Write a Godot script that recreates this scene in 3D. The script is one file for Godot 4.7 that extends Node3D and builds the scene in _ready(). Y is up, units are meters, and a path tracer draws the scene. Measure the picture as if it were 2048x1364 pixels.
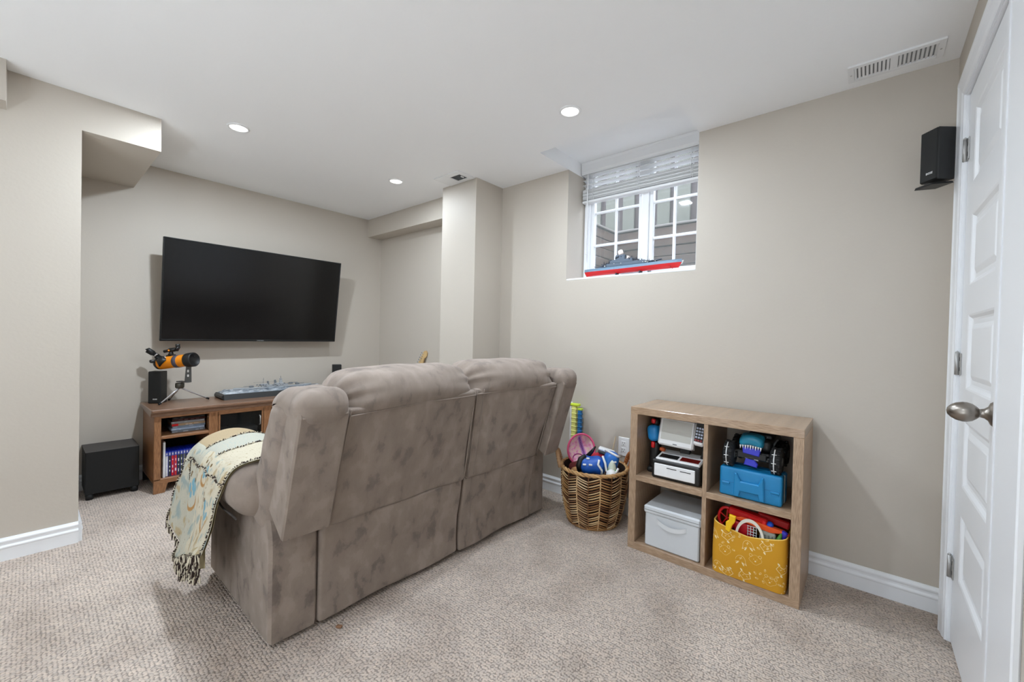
extends Node3D
# A basement den: grey recliner loveseat seen from behind, television wall, cube shelf with toys.
# x runs along the window wall, -z towards it, y up, metres.

const H := 2.244      # ceiling
const ZW := -2.415    # window wall
const XR := 0.253     # door wall
const XP := -2.996    # wall on the left
const XT := -3.92     # television wall

var used := {}
var M := {}
var rng := RandomNumberGenerator.new()

func _ready() -> void:
	rng.seed = 7
	setup_camera()
	setup_light()
	make_materials()
	build_room()
	build_window()
	build_outside()
	build_door()
	build_ceiling_fittings()
	build_fill_uplighters()
	build_sofa()
	build_blanket()
	build_tv()
	build_stand()
	build_stand_things()
	build_subwoofer()
	build_guitar()
	build_basket()
	build_shelf()
	build_shelf_things()
	build_wall_things()

# ------------------------------------------------------------------ camera, light
func setup_camera() -> void:
	var cam := Camera3D.new()
	cam.name = "camera"
	cam.fov = 79.006
	cam.near = 0.02
	cam.far = 60.0
	cam.position = Vector3(0, 1.0916, 0)
	cam.rotation = Vector3(deg_to_rad(-0.7618), deg_to_rad(40.590), deg_to_rad(1.3438))
	add_child(cam)
	cam.current = true

const EXPOSURE := 1.50
const POT := 1.0
const FILL_UPLIGHT := 0.95
const LAMP := Color(0.90, 0.952, 1.0)
func setup_light() -> void:
	var env := Environment.new()
	env.tonemap_mode = Environment.TONE_MAPPER_LINEAR
	env.tonemap_exposure = EXPOSURE
	env.sdfgi_enabled = true
	env.ssao_enabled = true
	env.ssil_enabled = true
	env.background_mode = Environment.BG_SKY
	var sky := Sky.new()
	var sm := ProceduralSkyMaterial.new()
	sm.sky_top_color = Color(0.80, 0.84, 0.90)
	sm.sky_horizon_color = Color(0.90, 0.91, 0.93)
	sm.ground_bottom_color = Color(0.35, 0.34, 0.33)
	sm.ground_horizon_color = Color(0.6, 0.6, 0.6)
	sm.energy_multiplier = 9.0
	sky.sky_material = sm
	env.sky = sky
	var we := WorldEnvironment.new()
	we.name = "world_environment"
	we.environment = env
	add_child(we)

# ------------------------------------------------------------------ naming
func numbered(n: String) -> String:
	if not used.has(n):
		used[n] = 0
		return n
	used[n] += 1
	return "%s_%03d" % [n, used[n]]

func tag(o: Node3D, label: String, category: String, group := "") -> Node3D:
	o.set_meta("label", label)
	o.set_meta("category", category)
	if group != "":
		o.set_meta("group", group)
	return o

func thing(called: String, label: String, category: String, at := Vector3.ZERO, turn := 0.0, group := "") -> Node3D:
	var o := Node3D.new()
	o.name = numbered(called)
	add_child(o)
	o.position = at
	o.rotation.y = turn
	return tag(o, label, category, group)

func obj(called: String, st: SurfaceTool, m: Material, parent: Node3D = null) -> MeshInstance3D:
	var o := MeshInstance3D.new()
	st.generate_normals()
	o.mesh = st.commit()
	o.mesh.surface_set_material(0, m)
	o.cast_shadow = GeometryInstance3D.SHADOW_CASTING_SETTING_ON
	if parent == null:
		o.name = numbered(called)
		add_child(o)
	else:
		o.name = called
		parent.add_child(o, true)
	return o

func struct(called: String, st: SurfaceTool, m: Material, parent: Node3D = null) -> MeshInstance3D:
	var o := obj(called, st, m, parent)
	if parent == null:
		o.set_meta("kind", "structure")
	return o

func struct_root(called: String, label := "") -> Node3D:
	var o := Node3D.new()
	o.name = numbered(called)
	add_child(o)
	o.set_meta("kind", "structure")
	if label != "":
		o.set_meta("label", label)
	return o

func dup(o: Node3D, base: String, at: Vector3, label: String, group := "") -> Node3D:
	var c: Node3D = o.duplicate()
	c.name = numbered(base)
	add_child(c)
	c.position = at
	c.set_meta("label", label)
	if group != "":
		c.set_meta("group", group)
	return c

# ------------------------------------------------------------------ mesh helpers
func mb(smooth := false) -> SurfaceTool:
	var st := SurfaceTool.new()
	st.begin(Mesh.PRIMITIVE_TRIANGLES)
	st.set_smooth_group(0 if smooth else -1)
	return st

func tri(st: SurfaceTool, a: Vector3, b: Vector3, c: Vector3) -> void:   # counter-clockwise seen from outside
	st.add_vertex(a); st.add_vertex(c); st.add_vertex(b)

func quad(st: SurfaceTool, a: Vector3, b: Vector3, c: Vector3, d: Vector3) -> void:
	st.add_vertex(a); st.add_vertex(c); st.add_vertex(b)
	st.add_vertex(a); st.add_vertex(d); st.add_vertex(c)

func v3(x: float, y: float, z: float) -> Vector3:
	return Vector3(x, y, z)

# box from its centre and size with chamfered edges
func box(st: SurfaceTool, c: Vector3, s: Vector3, b := 0.0, xf := Transform3D.IDENTITY) -> void:
	var h := s * 0.5
	if b <= 0.0:
		var p := []
		for i in 8:
			p.append(xf * (c + v3(h.x if i & 1 else -h.x, h.y if i & 2 else -h.y, h.z if i & 4 else -h.z)))
		quad(st, p[1], p[3], p[7], p[5]); quad(st, p[0], p[4], p[6], p[2])
		quad(st, p[2], p[6], p[7], p[3]); quad(st, p[0], p[1], p[5], p[4])
		quad(st, p[4], p[5], p[7], p[6]); quad(st, p[0], p[2], p[3], p[1])
		return
	b = minf(b, minf(h.x, minf(h.y, h.z)) * 0.95)
	var i3 := h - Vector3(b, b, b)
	var ax := [Vector3.AXIS_X, Vector3.AXIS_Y, Vector3.AXIS_Z]
	for a in 3:
		var u := (a + 1) % 3
		var w := (a + 2) % 3
		for sg in [-1.0, 1.0]:
			var q := []
			for k in [[-1, -1], [1, -1], [1, 1], [-1, 1]]:
				var e := Vector3.ZERO
				e[a] = sg * h[a]; e[u] = k[0] * i3[u]; e[w] = k[1] * i3[w]
				q.append(xf * (c + e))
			if sg > 0: quad(st, q[0], q[1], q[2], q[3])
			else: quad(st, q[3], q[2], q[1], q[0])
	for a in 3:
		var u := (a + 1) % 3
		var w := (a + 2) % 3
		for su in [-1.0, 1.0]:
			for sw in [-1.0, 1.0]:
				var e1 := Vector3.ZERO
				var e2 := Vector3.ZERO
				e1[u] = su * h[u]; e1[w] = sw * i3[w]; e2[u] = su * i3[u]; e2[w] = sw * h[w]
				var f1 := e1; var f2 := e2
				e1[a] = -i3[a]; e2[a] = -i3[a]; f1[a] = i3[a]; f2[a] = i3[a]
				if su * sw > 0: quad(st, xf * (c + e1), xf * (c + e2), xf * (c + f2), xf * (c + f1)) if _out(e1, e2, f2, e1 + f2) else quad(st, xf * (c + f1), xf * (c + f2), xf * (c + e2), xf * (c + e1))
				else: quad(st, xf * (c + e1), xf * (c + e2), xf * (c + f2), xf * (c + f1)) if _out(e1, e2, f2, e1 + f2) else quad(st, xf * (c + f1), xf * (c + f2), xf * (c + e2), xf * (c + e1))
	for sx in [-1.0, 1.0]:
		for sy in [-1.0, 1.0]:
			for sz in [-1.0, 1.0]:
				var p1 := v3(sx * h.x, sy * i3.y, sz * i3.z)
				var p2 := v3(sx * i3.x, sy * h.y, sz * i3.z)
				var p3 := v3(sx * i3.x, sy * i3.y, sz * h.z)
				if _out(p1, p2, p3, p1 + p2 + p3): tri(st, xf * (c + p1), xf * (c + p2), xf * (c + p3))
				else: tri(st, xf * (c + p1), xf * (c + p3), xf * (c + p2))

func _out(a: Vector3, b: Vector3, c: Vector3, o: Vector3) -> bool:
	return (b - a).cross(c - a).dot(o) > 0.0

# box between two corners
func span(st: SurfaceTool, a: Vector3, b: Vector3, bev := 0.0) -> void:
	box(st, (a + b) * 0.5, (b - a).abs(), bev)

func _samples(half: float, r: float, n: int) -> Array:
	var o := []
	for k in 5:
		var t := float(k) / 4.0
		o.append(-half + r * (1.0 - cos(t * PI / 2)) if false else -half + r * t)
	for k in range(1, n):
		o.append(lerpf(-half + r, half - r, float(k) / n))
	for k in 5:
		o.append(half - r + r * float(k) / 4.0)
	return o

# soft rounded block; f bends every point (taking the point in the block's own axes)
func soft(st: SurfaceTool, s: Vector3, r: float, n: int, xf: Transform3D, f = null) -> void:
	var h := s * 0.5
	var inn := h - Vector3(r, r, r)
	for a in 3:
		var u := (a + 1) % 3
		var w := (a + 2) % 3
		var su := _samples(h[u], r, n)
		var sw := _samples(h[w], r, n)
		for sg in [-1.0, 1.0]:
			var g := []
			for x in su:
				var row := []
				for y in sw:
					var p := Vector3.ZERO
					p[a] = sg * h[a]; p[u] = x; p[w] = y
					var q := p.clamp(-inn, inn)
					var e := (p - q)
					var pos := q + e.normalized() * r
					if f != null:
						pos = f.call(pos)
					row.append(xf * pos)
				g.append(row)
			for i in su.size() - 1:
				for j in sw.size() - 1:
					if sg > 0: quad(st, g[i][j], g[i + 1][j], g[i + 1][j + 1], g[i][j + 1])
					else: quad(st, g[i][j], g[i][j + 1], g[i + 1][j + 1], g[i + 1][j])

# tube along points
func tube(st: SurfaceTool, pts: Array, r, sides := 8, caps := true) -> void:
	var n := pts.size()
	var rings := []
	var side := Vector3.ZERO
	for i in n:
		var d: Vector3 = (pts[mini(i + 1, n - 1)] - pts[maxi(i - 1, 0)]).normalized()
		if side == Vector3.ZERO:
			side = d.cross(Vector3.UP if absf(d.y) < 0.9 else Vector3.RIGHT).normalized()
		else:
			side = (side - d * side.dot(d)).normalized()
		var up := side.cross(d)
		var rr: float = r[i] if r is Array else r
		var ring := []
		for k in sides:
			var t := TAU * k / sides
			ring.append(pts[i] + (side * cos(t) + up * sin(t)) * rr)
		rings.append(ring)
	for i in n - 1:
		for k in sides:
			var k2 := (k + 1) % sides
			quad(st, rings[i][k], rings[i + 1][k], rings[i + 1][k2], rings[i][k2])
	if caps:
		for k in range(1, sides - 1):
			tri(st, rings[0][0], rings[0][k], rings[0][k + 1])
			tri(st, rings[n - 1][0], rings[n - 1][k + 1], rings[n - 1][k])

func cyl(st: SurfaceTool, a: Vector3, b: Vector3, r: float, sides := 12) -> void:
	tube(st, [a, b], r, sides)

# turned shape: profile of (radius, height) from bottom to top about the local y axis
func lathe(st: SurfaceTool, prof: Array, xf := Transform3D.IDENTITY, sides := 24) -> void:
	for i in prof.size() - 1:
		var p: Vector2 = prof[i]
		var q: Vector2 = prof[i + 1]
		for k in sides:
			var t := TAU * k / sides
			var t2 := TAU * (k + 1) / sides
			var a := xf * v3(p.x * cos(t), p.y, p.x * sin(t))
			var b := xf * v3(p.x * cos(t2), p.y, p.x * sin(t2))
			var c := xf * v3(q.x * cos(t2), q.y, q.x * sin(t2))
			var d := xf * v3(q.x * cos(t), q.y, q.x * sin(t))
			if p.x < 1e-6: tri(st, a, d, c)
			elif q.x < 1e-6: tri(st, a, d, b)
			else: quad(st, a, d, c, b)

# polygon in the local xy plane pushed along local z from 0 to len, edges chamfered by b
func prism(st: SurfaceTool, poly: Array, len: float, xf := Transform3D.IDENTITY, b := 0.0) -> void:
	var p := PackedVector2Array(poly)
	if Geometry2D.is_polygon_clockwise(p):
		p.reverse()
	var n := p.size()
	var inner := p.duplicate()
	if b > 0.0:
		for i in n:
			var d1 := (p[i] - p[(i + n - 1) % n]).normalized()
			var d2 := (p[(i + 1) % n] - p[i]).normalized()
			var n1 := Vector2(-d1.y, d1.x)
			var n2 := Vector2(-d2.y, d2.x)
			var m := (n1 + n2)
			inner[i] = p[i] + m * (b / maxf(0.3, 1.0 + n1.dot(n2)))
	var rings := []
	if b > 0.0: rings = [[inner, 0.0], [p, b], [p, len - b], [inner, len]]
	else: rings = [[p, 0.0], [p, len]]
	for k in rings.size() - 1:
		var r1: PackedVector2Array = rings[k][0]
		var r2: PackedVector2Array = rings[k + 1][0]
		for i in n:
			var j := (i + 1) % n
			quad(st, xf * v3(r1[i].x, r1[i].y, rings[k][1]), xf * v3(r1[j].x, r1[j].y, rings[k][1]), xf * v3(r2[j].x, r2[j].y, rings[k + 1][1]), xf * v3(r2[i].x, r2[i].y, rings[k + 1][1]))
	var t := Geometry2D.triangulate_polygon(inner)
	for i in range(0, t.size(), 3):
		var a := inner[t[i]]; var c := inner[t[i + 1]]; var e := inner[t[i + 2]]
		if (c - a).cross(e - a) < 0:
			var s := c; c = e; e = s
		tri(st, xf * v3(a.x, a.y, len), xf * v3(c.x, c.y, len), xf * v3(e.x, e.y, len))
		tri(st, xf * v3(a.x, a.y, 0), xf * v3(e.x, e.y, 0), xf * v3(c.x, c.y, 0))

# parametric sheet; f(u, v) -> Vector3; with uv
func sheet(st: SurfaceTool, nu: int, nv: int, f: Callable, flip := false, closed_u := false) -> void:
	for i in nu:
		for j in nv:
			var u0 := float(i) / nu; var u1 := float(i + 1) / nu
			var w0 := float(j) / nv; var w1 := float(j + 1) / nv
			var a: Vector3 = f.call(u0, w0)
			var b: Vector3 = f.call(0.0 if closed_u and i == nu - 1 else u1, w0)
			var c: Vector3 = f.call(0.0 if closed_u and i == nu - 1 else u1, w1)
			var d: Vector3 = f.call(u0, w1)
			var q := [[a, Vector2(u0, w0)], [b, Vector2(u1, w0)], [c, Vector2(u1, w1)], [d, Vector2(u0, w1)]]
			var order := [0, 1, 2, 0, 2, 3] if flip else [0, 2, 1, 0, 3, 2]
			for k in order:
				st.set_uv(q[k][1]); st.add_vertex(q[k][0])

# flat rectangle with uv: origin o (lower left), edges ex and ey; faces ex x ey
func card(st: SurfaceTool, o: Vector3, ex: Vector3, ey: Vector3) -> void:
	for k in [[0, 0], [1, 1], [1, 0], [0, 0], [0, 1], [1, 1]]:
		st.set_uv(Vector2(k[0], 1 - k[1])); st.add_vertex(o + ex * k[0] + ey * k[1])

# ring-and-field panel in the plane of o, ex, ey; depth goes along -n
func moulded(st: SurfaceTool, o: Vector3, ex: Vector3, ey: Vector3, n: Vector3, steps: Array) -> void:
	var prev := []
	for s in steps:
		var e: float = s[0]
		var d: float = s[1]
		var ux := ex.normalized(); var uy := ey.normalized()
		var q := [o + ux * e + uy * e + n * d, o + ex - ux * e + uy * e + n * d, o + ex - ux * e + ey - uy * e + n * d, o + ux * e + ey - uy * e + n * d]
		if prev.size():
			for k in 4:
				quad(st, prev[k], prev[(k + 1) % 4], q[(k + 1) % 4], q[k])
		prev = q
	quad(st, prev[0], prev[1], prev[2], prev[3])

func at(p: Vector3, rx := 0.0, ry := 0.0, rz := 0.0) -> Transform3D:
	return Transform3D(Basis.from_euler(Vector3(deg_to_rad(rx), deg_to_rad(ry), deg_to_rad(rz))), p)

func text(s: String, size: float, m: Material, parent: Node3D, xf: Transform3D, called := "lettering", depth := 0.0008) -> void:
	var t := TextMesh.new()
	t.text = s
	var f := SystemFont.new()
	f.font_names = PackedStringArray(["Droid Sans"])
	f.font_weight = 700
	t.font = f
	t.font_size = 32
	t.pixel_size = size / 32.0
	t.depth = depth
	t.curve_step = 2.0
	var o := MeshInstance3D.new()
	o.mesh = t
	o.material_override = m
	o.name = called
	parent.add_child(o, true)
	o.transform = xf
# ------------------------------------------------------------------ materials
func mat(c: Color, rough := 0.6, metal := 0.0) -> StandardMaterial3D:
	var m := StandardMaterial3D.new()
	m.albedo_color = c
	m.roughness = rough
	m.metallic = metal
	return m

func rgb(r: int, g: int, b: int) -> Color:
	return Color(r / 255.0, g / 255.0, b / 255.0)

func noise_tex(size: int, freq: float, seed_: int, cols: Array, oct := 4, warp := 0.0) -> NoiseTexture2D:
	var n := FastNoiseLite.new()
	n.seed = seed_
	n.frequency = freq
	n.fractal_octaves = oct
	var t := NoiseTexture2D.new()
	t.width = size; t.height = size
	t.seamless = true
	if warp > 0.0:
		n.domain_warp_enabled = true
		n.domain_warp_amplitude = warp
		n.domain_warp_frequency = freq * 1.6
	t.noise = n
	var g := Gradient.new()
	var off := PackedFloat32Array()
	var cl := PackedColorArray()
	for c in cols:
		off.append(c[0]); cl.append(c[1])
	g.offsets = off; g.colors = cl
	t.color_ramp = g
	return t

func grain(tex: Texture2D, axis: int, rough := 0.5, tint := Color.WHITE, fine := 34.0, along := 1.6) -> StandardMaterial3D:
	var m := mat(tint, rough)
	m.albedo_texture = tex
	m.uv1_triplanar = true
	var s := Vector3(fine, fine, fine)
	s[axis] = along
	m.uv1_scale = s
	m.uv1_triplanar_sharpness = 6.0
	m.uv1_offset = Vector3(0.37, 0.61, 0.13)
	return m

func paint(c: Color, rough: float, bump: Texture2D) -> StandardMaterial3D:
	var m := mat(c, rough)
	m.heightmap_enabled = true
	m.heightmap_texture = bump
	m.heightmap_scale = 0.02
	m.uv1_triplanar = true
	m.uv1_world_triplanar = true
	m.uv1_scale = Vector3(3, 3, 3)
	return m

func carpet_images() -> Array:
	var n := 1024
	var col := PackedByteArray(); col.resize(n * n * 3)
	var hei := PackedByteArray(); hei.resize(n * n)
	hei.fill(40)
	var base := PackedFloat32Array(); base.resize(n * n); base.fill(0.0)
	var tone := PackedFloat32Array(); tone.resize(n * n); tone.fill(0.0)
	var rows := 74
	var per := 92
	var r := RandomNumberGenerator.new(); r.seed = 11
	for j in rows:
		var off := r.randf()
		for i in per:
			var cx := (i + off + r.randf_range(-0.22, 0.22)) * n / float(per)
			var cy := (j + 0.5 + r.randf_range(-0.2, 0.2)) * n / float(rows)
			var rx := 7.0 * r.randf_range(0.75, 1.2)
			var ry := 7.9 * r.randf_range(0.8, 1.15)
			var hh := r.randf_range(0.6, 1.0)
			var tn := r.randf_range(-1.0, 1.0)
			var sk := r.randf_range(-0.5, 0.5)
			for y in range(int(cy - ry), int(cy + ry) + 1):
				for x in range(int(cx - rx - 3), int(cx + rx + 4)):
					var dy := (y - cy) / ry
					var dx := (x - cx - sk * (y - cy)) / rx
					var d := dx * dx + dy * dy
					if d < 1.0:
						var v := hh * sqrt(1.0 - d)
						var idx := posmod(y, n) * n + posmod(x, n)
						if v > base[idx]:
							base[idx] = v
							tone[idx] = tn
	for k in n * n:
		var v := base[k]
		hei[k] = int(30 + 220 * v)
		var t := 0.76 + 0.20 * smoothstep(0.0, 0.55, v) + tone[k] * 0.04  # shade in the pits between loops is put into the colour
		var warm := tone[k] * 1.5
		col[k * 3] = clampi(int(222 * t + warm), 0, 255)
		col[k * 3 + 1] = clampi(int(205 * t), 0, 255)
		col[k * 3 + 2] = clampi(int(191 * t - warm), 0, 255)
	return [ImageTexture.create_from_image(Image.create_from_data(n, n, false, Image.FORMAT_RGB8, col)), ImageTexture.create_from_image(Image.create_from_data(n, n, false, Image.FORMAT_L8, hei))]

func make_materials() -> void:
	var orange_peel := noise_tex(512, 0.03, 3, [[0.0, Color.BLACK], [1.0, Color.WHITE]])
	M.wall = paint(rgb(194, 185, 173), 0.55, orange_peel)
	M.ceiling = paint(rgb(248, 248, 248), 0.8, orange_peel)
	M.trim = mat(rgb(238, 239, 241), 0.35)
	M.door = mat(rgb(238, 239, 241), 0.35)
	M.vinyl = mat(rgb(240, 241, 243), 0.3)
	M.blind = mat(rgb(240, 240, 240), 0.4)
	M.blind.backlight = Color(0.5, 0.5, 0.5)
	M.blind.backlight_enabled = true
	var cp := carpet_images()
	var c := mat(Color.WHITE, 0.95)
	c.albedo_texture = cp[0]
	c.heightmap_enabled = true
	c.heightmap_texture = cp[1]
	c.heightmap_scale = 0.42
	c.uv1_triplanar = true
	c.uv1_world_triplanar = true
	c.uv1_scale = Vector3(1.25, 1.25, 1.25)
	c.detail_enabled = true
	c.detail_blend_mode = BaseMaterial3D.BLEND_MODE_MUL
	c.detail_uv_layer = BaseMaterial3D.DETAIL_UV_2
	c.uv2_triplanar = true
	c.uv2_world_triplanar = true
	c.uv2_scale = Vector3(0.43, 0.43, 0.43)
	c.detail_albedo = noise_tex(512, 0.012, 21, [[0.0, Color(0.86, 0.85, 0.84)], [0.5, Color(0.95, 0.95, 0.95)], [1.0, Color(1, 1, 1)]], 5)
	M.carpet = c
	var suede_tex := noise_tex(1024, 0.0065, 5, [[0.0, rgb(118, 108, 102)], [0.20, rgb(132, 121, 114)], [0.31, rgb(151, 139, 130)], [0.62, rgb(160, 148, 138)], [0.72, rgb(168, 155, 146)], [1.0, rgb(174, 162, 152)]], 6, 60.0)
	var s := mat(rgb(232, 227, 223), 0.95)
	s.albedo_texture = suede_tex
	s.uv1_triplanar = true
	s.uv1_scale = Vector3(1.5, 1.0, 1.5)
	s.rim_enabled = true
	s.rim = 0.22
	s.rim_tint = 0.4
	M.suede = s
	M.suede_dark = mat(rgb(60, 54, 50), 0.95)
	var walnut := noise_tex(512, 0.02, 8, [[0.0, rgb(92, 60, 38)], [0.4, rgb(134, 92, 60)], [0.6, rgb(154, 108, 72)], [1.0, rgb(178, 130, 90)]], 5)
	M.walnut_y = grain(walnut, 1, 0.42)
	M.walnut_z = grain(walnut, 2, 0.42)
	var walnut_top := noise_tex(512, 0.02, 9, [[0.0, rgb(92, 66, 50)], [0.5, rgb(128, 97, 76)], [1.0, rgb(152, 119, 95)]], 5)
	M.walnut_top = grain(walnut_top, 2, 0.28)
	var oak := noise_tex(512, 0.02, 10, [[0.0, rgb(126, 102, 80)], [0.4, rgb(164, 136, 110)], [0.6, rgb(178, 150, 123)], [1.0, rgb(200, 174, 147)]], 5)
	M.oak_x = grain(oak, 0, 0.4)
	M.oak_y = grain(oak, 1, 0.4)
	M.oak_z = grain(oak, 2, 0.4)
	M.oak_top = grain(oak, 0, 0.17)
	M.black = mat(rgb(22, 22, 22), 0.45)
	M.black_matte = mat(rgb(17, 17, 16), 0.7)
	M.black_gloss = mat(rgb(12, 12, 13), 0.12)
	M.rubber = mat(rgb(20, 20, 21), 0.7)
	M.screen = mat(rgb(9, 9, 10), 0.20)
	M.bezel = mat(rgb(24, 25, 26), 0.3)
	M.sub_top = mat(rgb(58, 54, 52), 0.5)
	M.chrome = mat(rgb(205, 205, 208), 0.15, 1.0)
	M.silver = mat(rgb(205, 205, 208), 0.3, 0.5)
	M.nickel = mat(rgb(150, 143, 135), 0.32, 1.0)
	M.steel = mat(rgb(185, 184, 182), 0.5, 0.8)
	M.orange = mat(rgb(246, 146, 14), 0.3)
	M.grey_band = mat(rgb(78, 74, 88), 0.4)
	M.grey_metal = mat(rgb(96, 96, 88), 0.4, 0.6)
	M.dark_metal = mat(rgb(84, 84, 82), 0.45, 0.2)
	M.white = mat(rgb(238, 238, 238), 0.4)
	M.white_mark = mat(rgb(225, 225, 225), 0.4)
	M.grey = mat(rgb(150, 150, 150), 0.5)
	M.dim_grey = mat(rgb(92, 96, 98), 0.45)
	M.glow = mat(Color.WHITE, 0.5)
	M.glow.emission_enabled = true
	M.glow.emission = Color(1.0, 0.985, 0.965)
	M.glow.emission_energy_multiplier = 2.2
	M.fill_lens = mat(Color.WHITE, 0.4)
	M.fill_lens.emission_enabled = true
	M.fill_lens.emission = Color(1.0, 0.99, 0.975)
	M.fill_lens.emission_energy_multiplier = 0.35
	var g := mat(Color(0.9, 0.95, 0.95, 0.06), 0.03)
	g.transparency = BaseMaterial3D.TRANSPARENCY_ALPHA
	M.glass = g
	var gd := mat(Color(0.10, 0.11, 0.11, 0.45), 0.04)
	gd.transparency = BaseMaterial3D.TRANSPARENCY_ALPHA
	M.smoked = gd
	M.blue = mat(rgb(22, 130, 186), 0.4)
	M.red = mat(rgb(205, 18, 24), 0.35)
	M.yellow = mat(rgb(248, 196, 14), 0.4)
	M.royal = mat(rgb(58, 62, 196), 0.4)
	M.fabric_white = mat(rgb(216, 219, 222), 0.9)
	var wk := StandardMaterial3D.new()
	wk.vertex_color_use_as_albedo = true
	wk.vertex_color_is_srgb = true
	wk.roughness = 0.6
	M.tinted = wk
	var wood_out := noise_tex(512, 0.02, 14, [[0.0, rgb(34, 22, 15)], [0.5, rgb(64, 45, 32)], [1.0, rgb(92, 69, 51)]], 5)
	M.timber = grain(wood_out, 0, 0.8, Color.WHITE, 14.0, 1.6)
	M.timber_z = grain(wood_out, 2, 0.8, Color.WHITE, 14.0, 1.6)
	M.timber_cap = grain(noise_tex(512, 0.02, 15, [[0.0, rgb(70, 64, 58)], [1.0, rgb(120, 115, 110)]], 4), 0, 0.7, Color.WHITE, 14.0, 1.6)
	M.board_brown = grain(noise_tex(512, 0.02, 16, [[0.0, rgb(30, 21, 20)], [1.0, rgb(56, 42, 39)]], 5), 1, 0.8, Color.WHITE, 12.0, 1.2)
	M.board_green = grain(noise_tex(512, 0.02, 17, [[0.0, rgb(48, 50, 42)], [0.5, rgb(68, 69, 60)], [1.0, rgb(84, 83, 75)]], 5), 1, 0.8, Color.WHITE, 12.0, 1.2)
	M.soil = mat(rgb(58, 52, 46), 0.95)

# ------------------------------------------------------------------ room shell
func build_room() -> void:
	var T := 0.2
	var ZB := 2.0
	var st := mb()
	span(st, v3(XT - T, -T, -2.72), v3(XR + 1.2, 0, ZB + T))
	struct("floor", st, M.carpet)
	# ceiling with the raised pocket in front of the window
	st = mb()
	var x0 := -1.590; var x1 := -0.735; var zc := -2.080
	span(st, v3(XT - T, H, -2.72), v3(x0, H + 0.3, ZB + T))
	span(st, v3(x1, H, -2.72), v3(XR + 1.2, H + 0.3, ZB + T))
	span(st, v3(x0, H, zc), v3(x1, H + 0.3, ZB + T))
	span(st, v3(x0, 2.337, -2.72), v3(x1, H + 0.3, zc))
	struct("ceiling", st, M.ceiling)
	# window wall with its opening
	st = mb()
	var zo := -2.72
	span(st, v3(XT, 0, zo), v3(x0, H, ZW))
	span(st, v3(x1, 0, zo), v3(XR + T, H, ZW))
	span(st, v3(x0, 0, zo), v3(x1, 1.4795, ZW))
	struct("wall_window", st, M.wall)
	st = mb()
	span(st, v3(XT - T, 0, ZW - 0.3), v3(XT, H, 0.6))
	struct("wall_television", st, M.wall)
	# left wall: the television alcove starts beyond its corner
	st = mb()
	span(st, v3(XT, 0, -0.1654), v3(XP, H, ZB))
	struct("wall_left", st, M.wall)
	st = mb()
	span(st, v3(XT, 2.064, -0.470), v3(XP, H, -0.1654))
	struct("wall_bulkhead", st, M.wall)
	st = mb()
	span(st, v3(XP, 2.064, 0.072), v3(-2.88, H, 0.40))
	struct("wall_beam", st, M.wall)
	st = mb()
	span(st, v3(XP, 0, ZB), v3(XR, H, ZB + T))
	struct("wall_back_unseen", st, M.ceiling)  # unseen wall, made ceiling white to bounce more light into the room
	# column and the soffit between it and the television wall
	st = mb()
	span(st, v3(-2.579, 0, ZW), v3(-2.201, H, -2.1265))
	struct("wall_column", st, M.wall)
	st = mb()
	span(st, v3(XT, 2.066, ZW), v3(-2.579, H, -2.262))
	struct("wall_soffit", st, M.wall)
	# door wall round the opening
	st = mb()
	span(st, v3(XR, 0, ZW), v3(XR + 0.12, H, -2.232))
	span(st, v3(XR, 0, -1.56), v3(XR + 0.12, H, ZB))
	span(st, v3(XR, 2.022, -2.232), v3(XR + 0.12, H, -1.56))
	struct("wall_door", st, M.wall)
	st = mb()
	span(st, v3(XR + 0.9, 0, ZW - 0.2), v3(XR + 1.0, H, ZB))
	span(st, v3(XR, 0, ZW - 0.3), v3(XR + 1.0, H, ZW))
	span(st, v3(XR, 0, -1.2), v3(XR + 1.0, H, -1.1))
	struct("wall_closet", st, M.wall)
	# baseboards
	baseboard("baseboard_window", v3(-2.201, 0, ZW), v3(XR, 0, ZW), v3(0, 0, 1))
	baseboard("baseboard_niche", v3(XT, 0, ZW), v3(-2.579, 0, ZW), v3(0, 0, 1))
	baseboard("baseboard_column", v3(-2.579, 0, -2.1265), v3(-2.201, 0, -2.1265), v3(0, 0, 1))
	baseboard("baseboard_column_side", v3(-2.201, 0, -2.1265), v3(-2.201, 0, ZW), v3(1, 0, 0))
	baseboard("baseboard_left", v3(XP, 0, ZB), v3(XP, 0, -0.1654), v3(1, 0, 0))
	baseboard("baseboard_television", v3(XT, 0, -0.1654), v3(XT, 0, ZW), v3(1, 0, 0))
	baseboard("baseboard_alcove", v3(XP + 0.0, 0, -0.1654), v3(XT, 0, -0.1654), v3(0, 0, -1))

func baseboard(called: String, a: Vector3, b: Vector3, n: Vector3) -> void:
	var d := (b - a).normalized()
	var prof := []
	for p in [[0, 0.0], [0.014, 0.0], [0.014, 0.056], [0.0165, 0.060], [0.0165, 0.065], [0.0105, 0.073], [0.0105, 0.080], [0.0135, 0.087], [0.0135, 0.092], [0.007, 0.100], [0.005, 0.104], [0, 0.104]]:
		prof.append(Vector2(p[0], p[1]))
	var st := mb()
	var bz := d
	var bas := Basis(n, Vector3.UP, n.cross(Vector3.UP))
	var len := a.distance_to(b)
	var o := a
	if bas.z.dot(bz) < 0:
		o = b
	prism(st, prof, len, Transform3D(bas, o))
	var m := struct(called, st, M.trim)
	m.set_meta("label", "white moulded baseboard")

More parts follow.
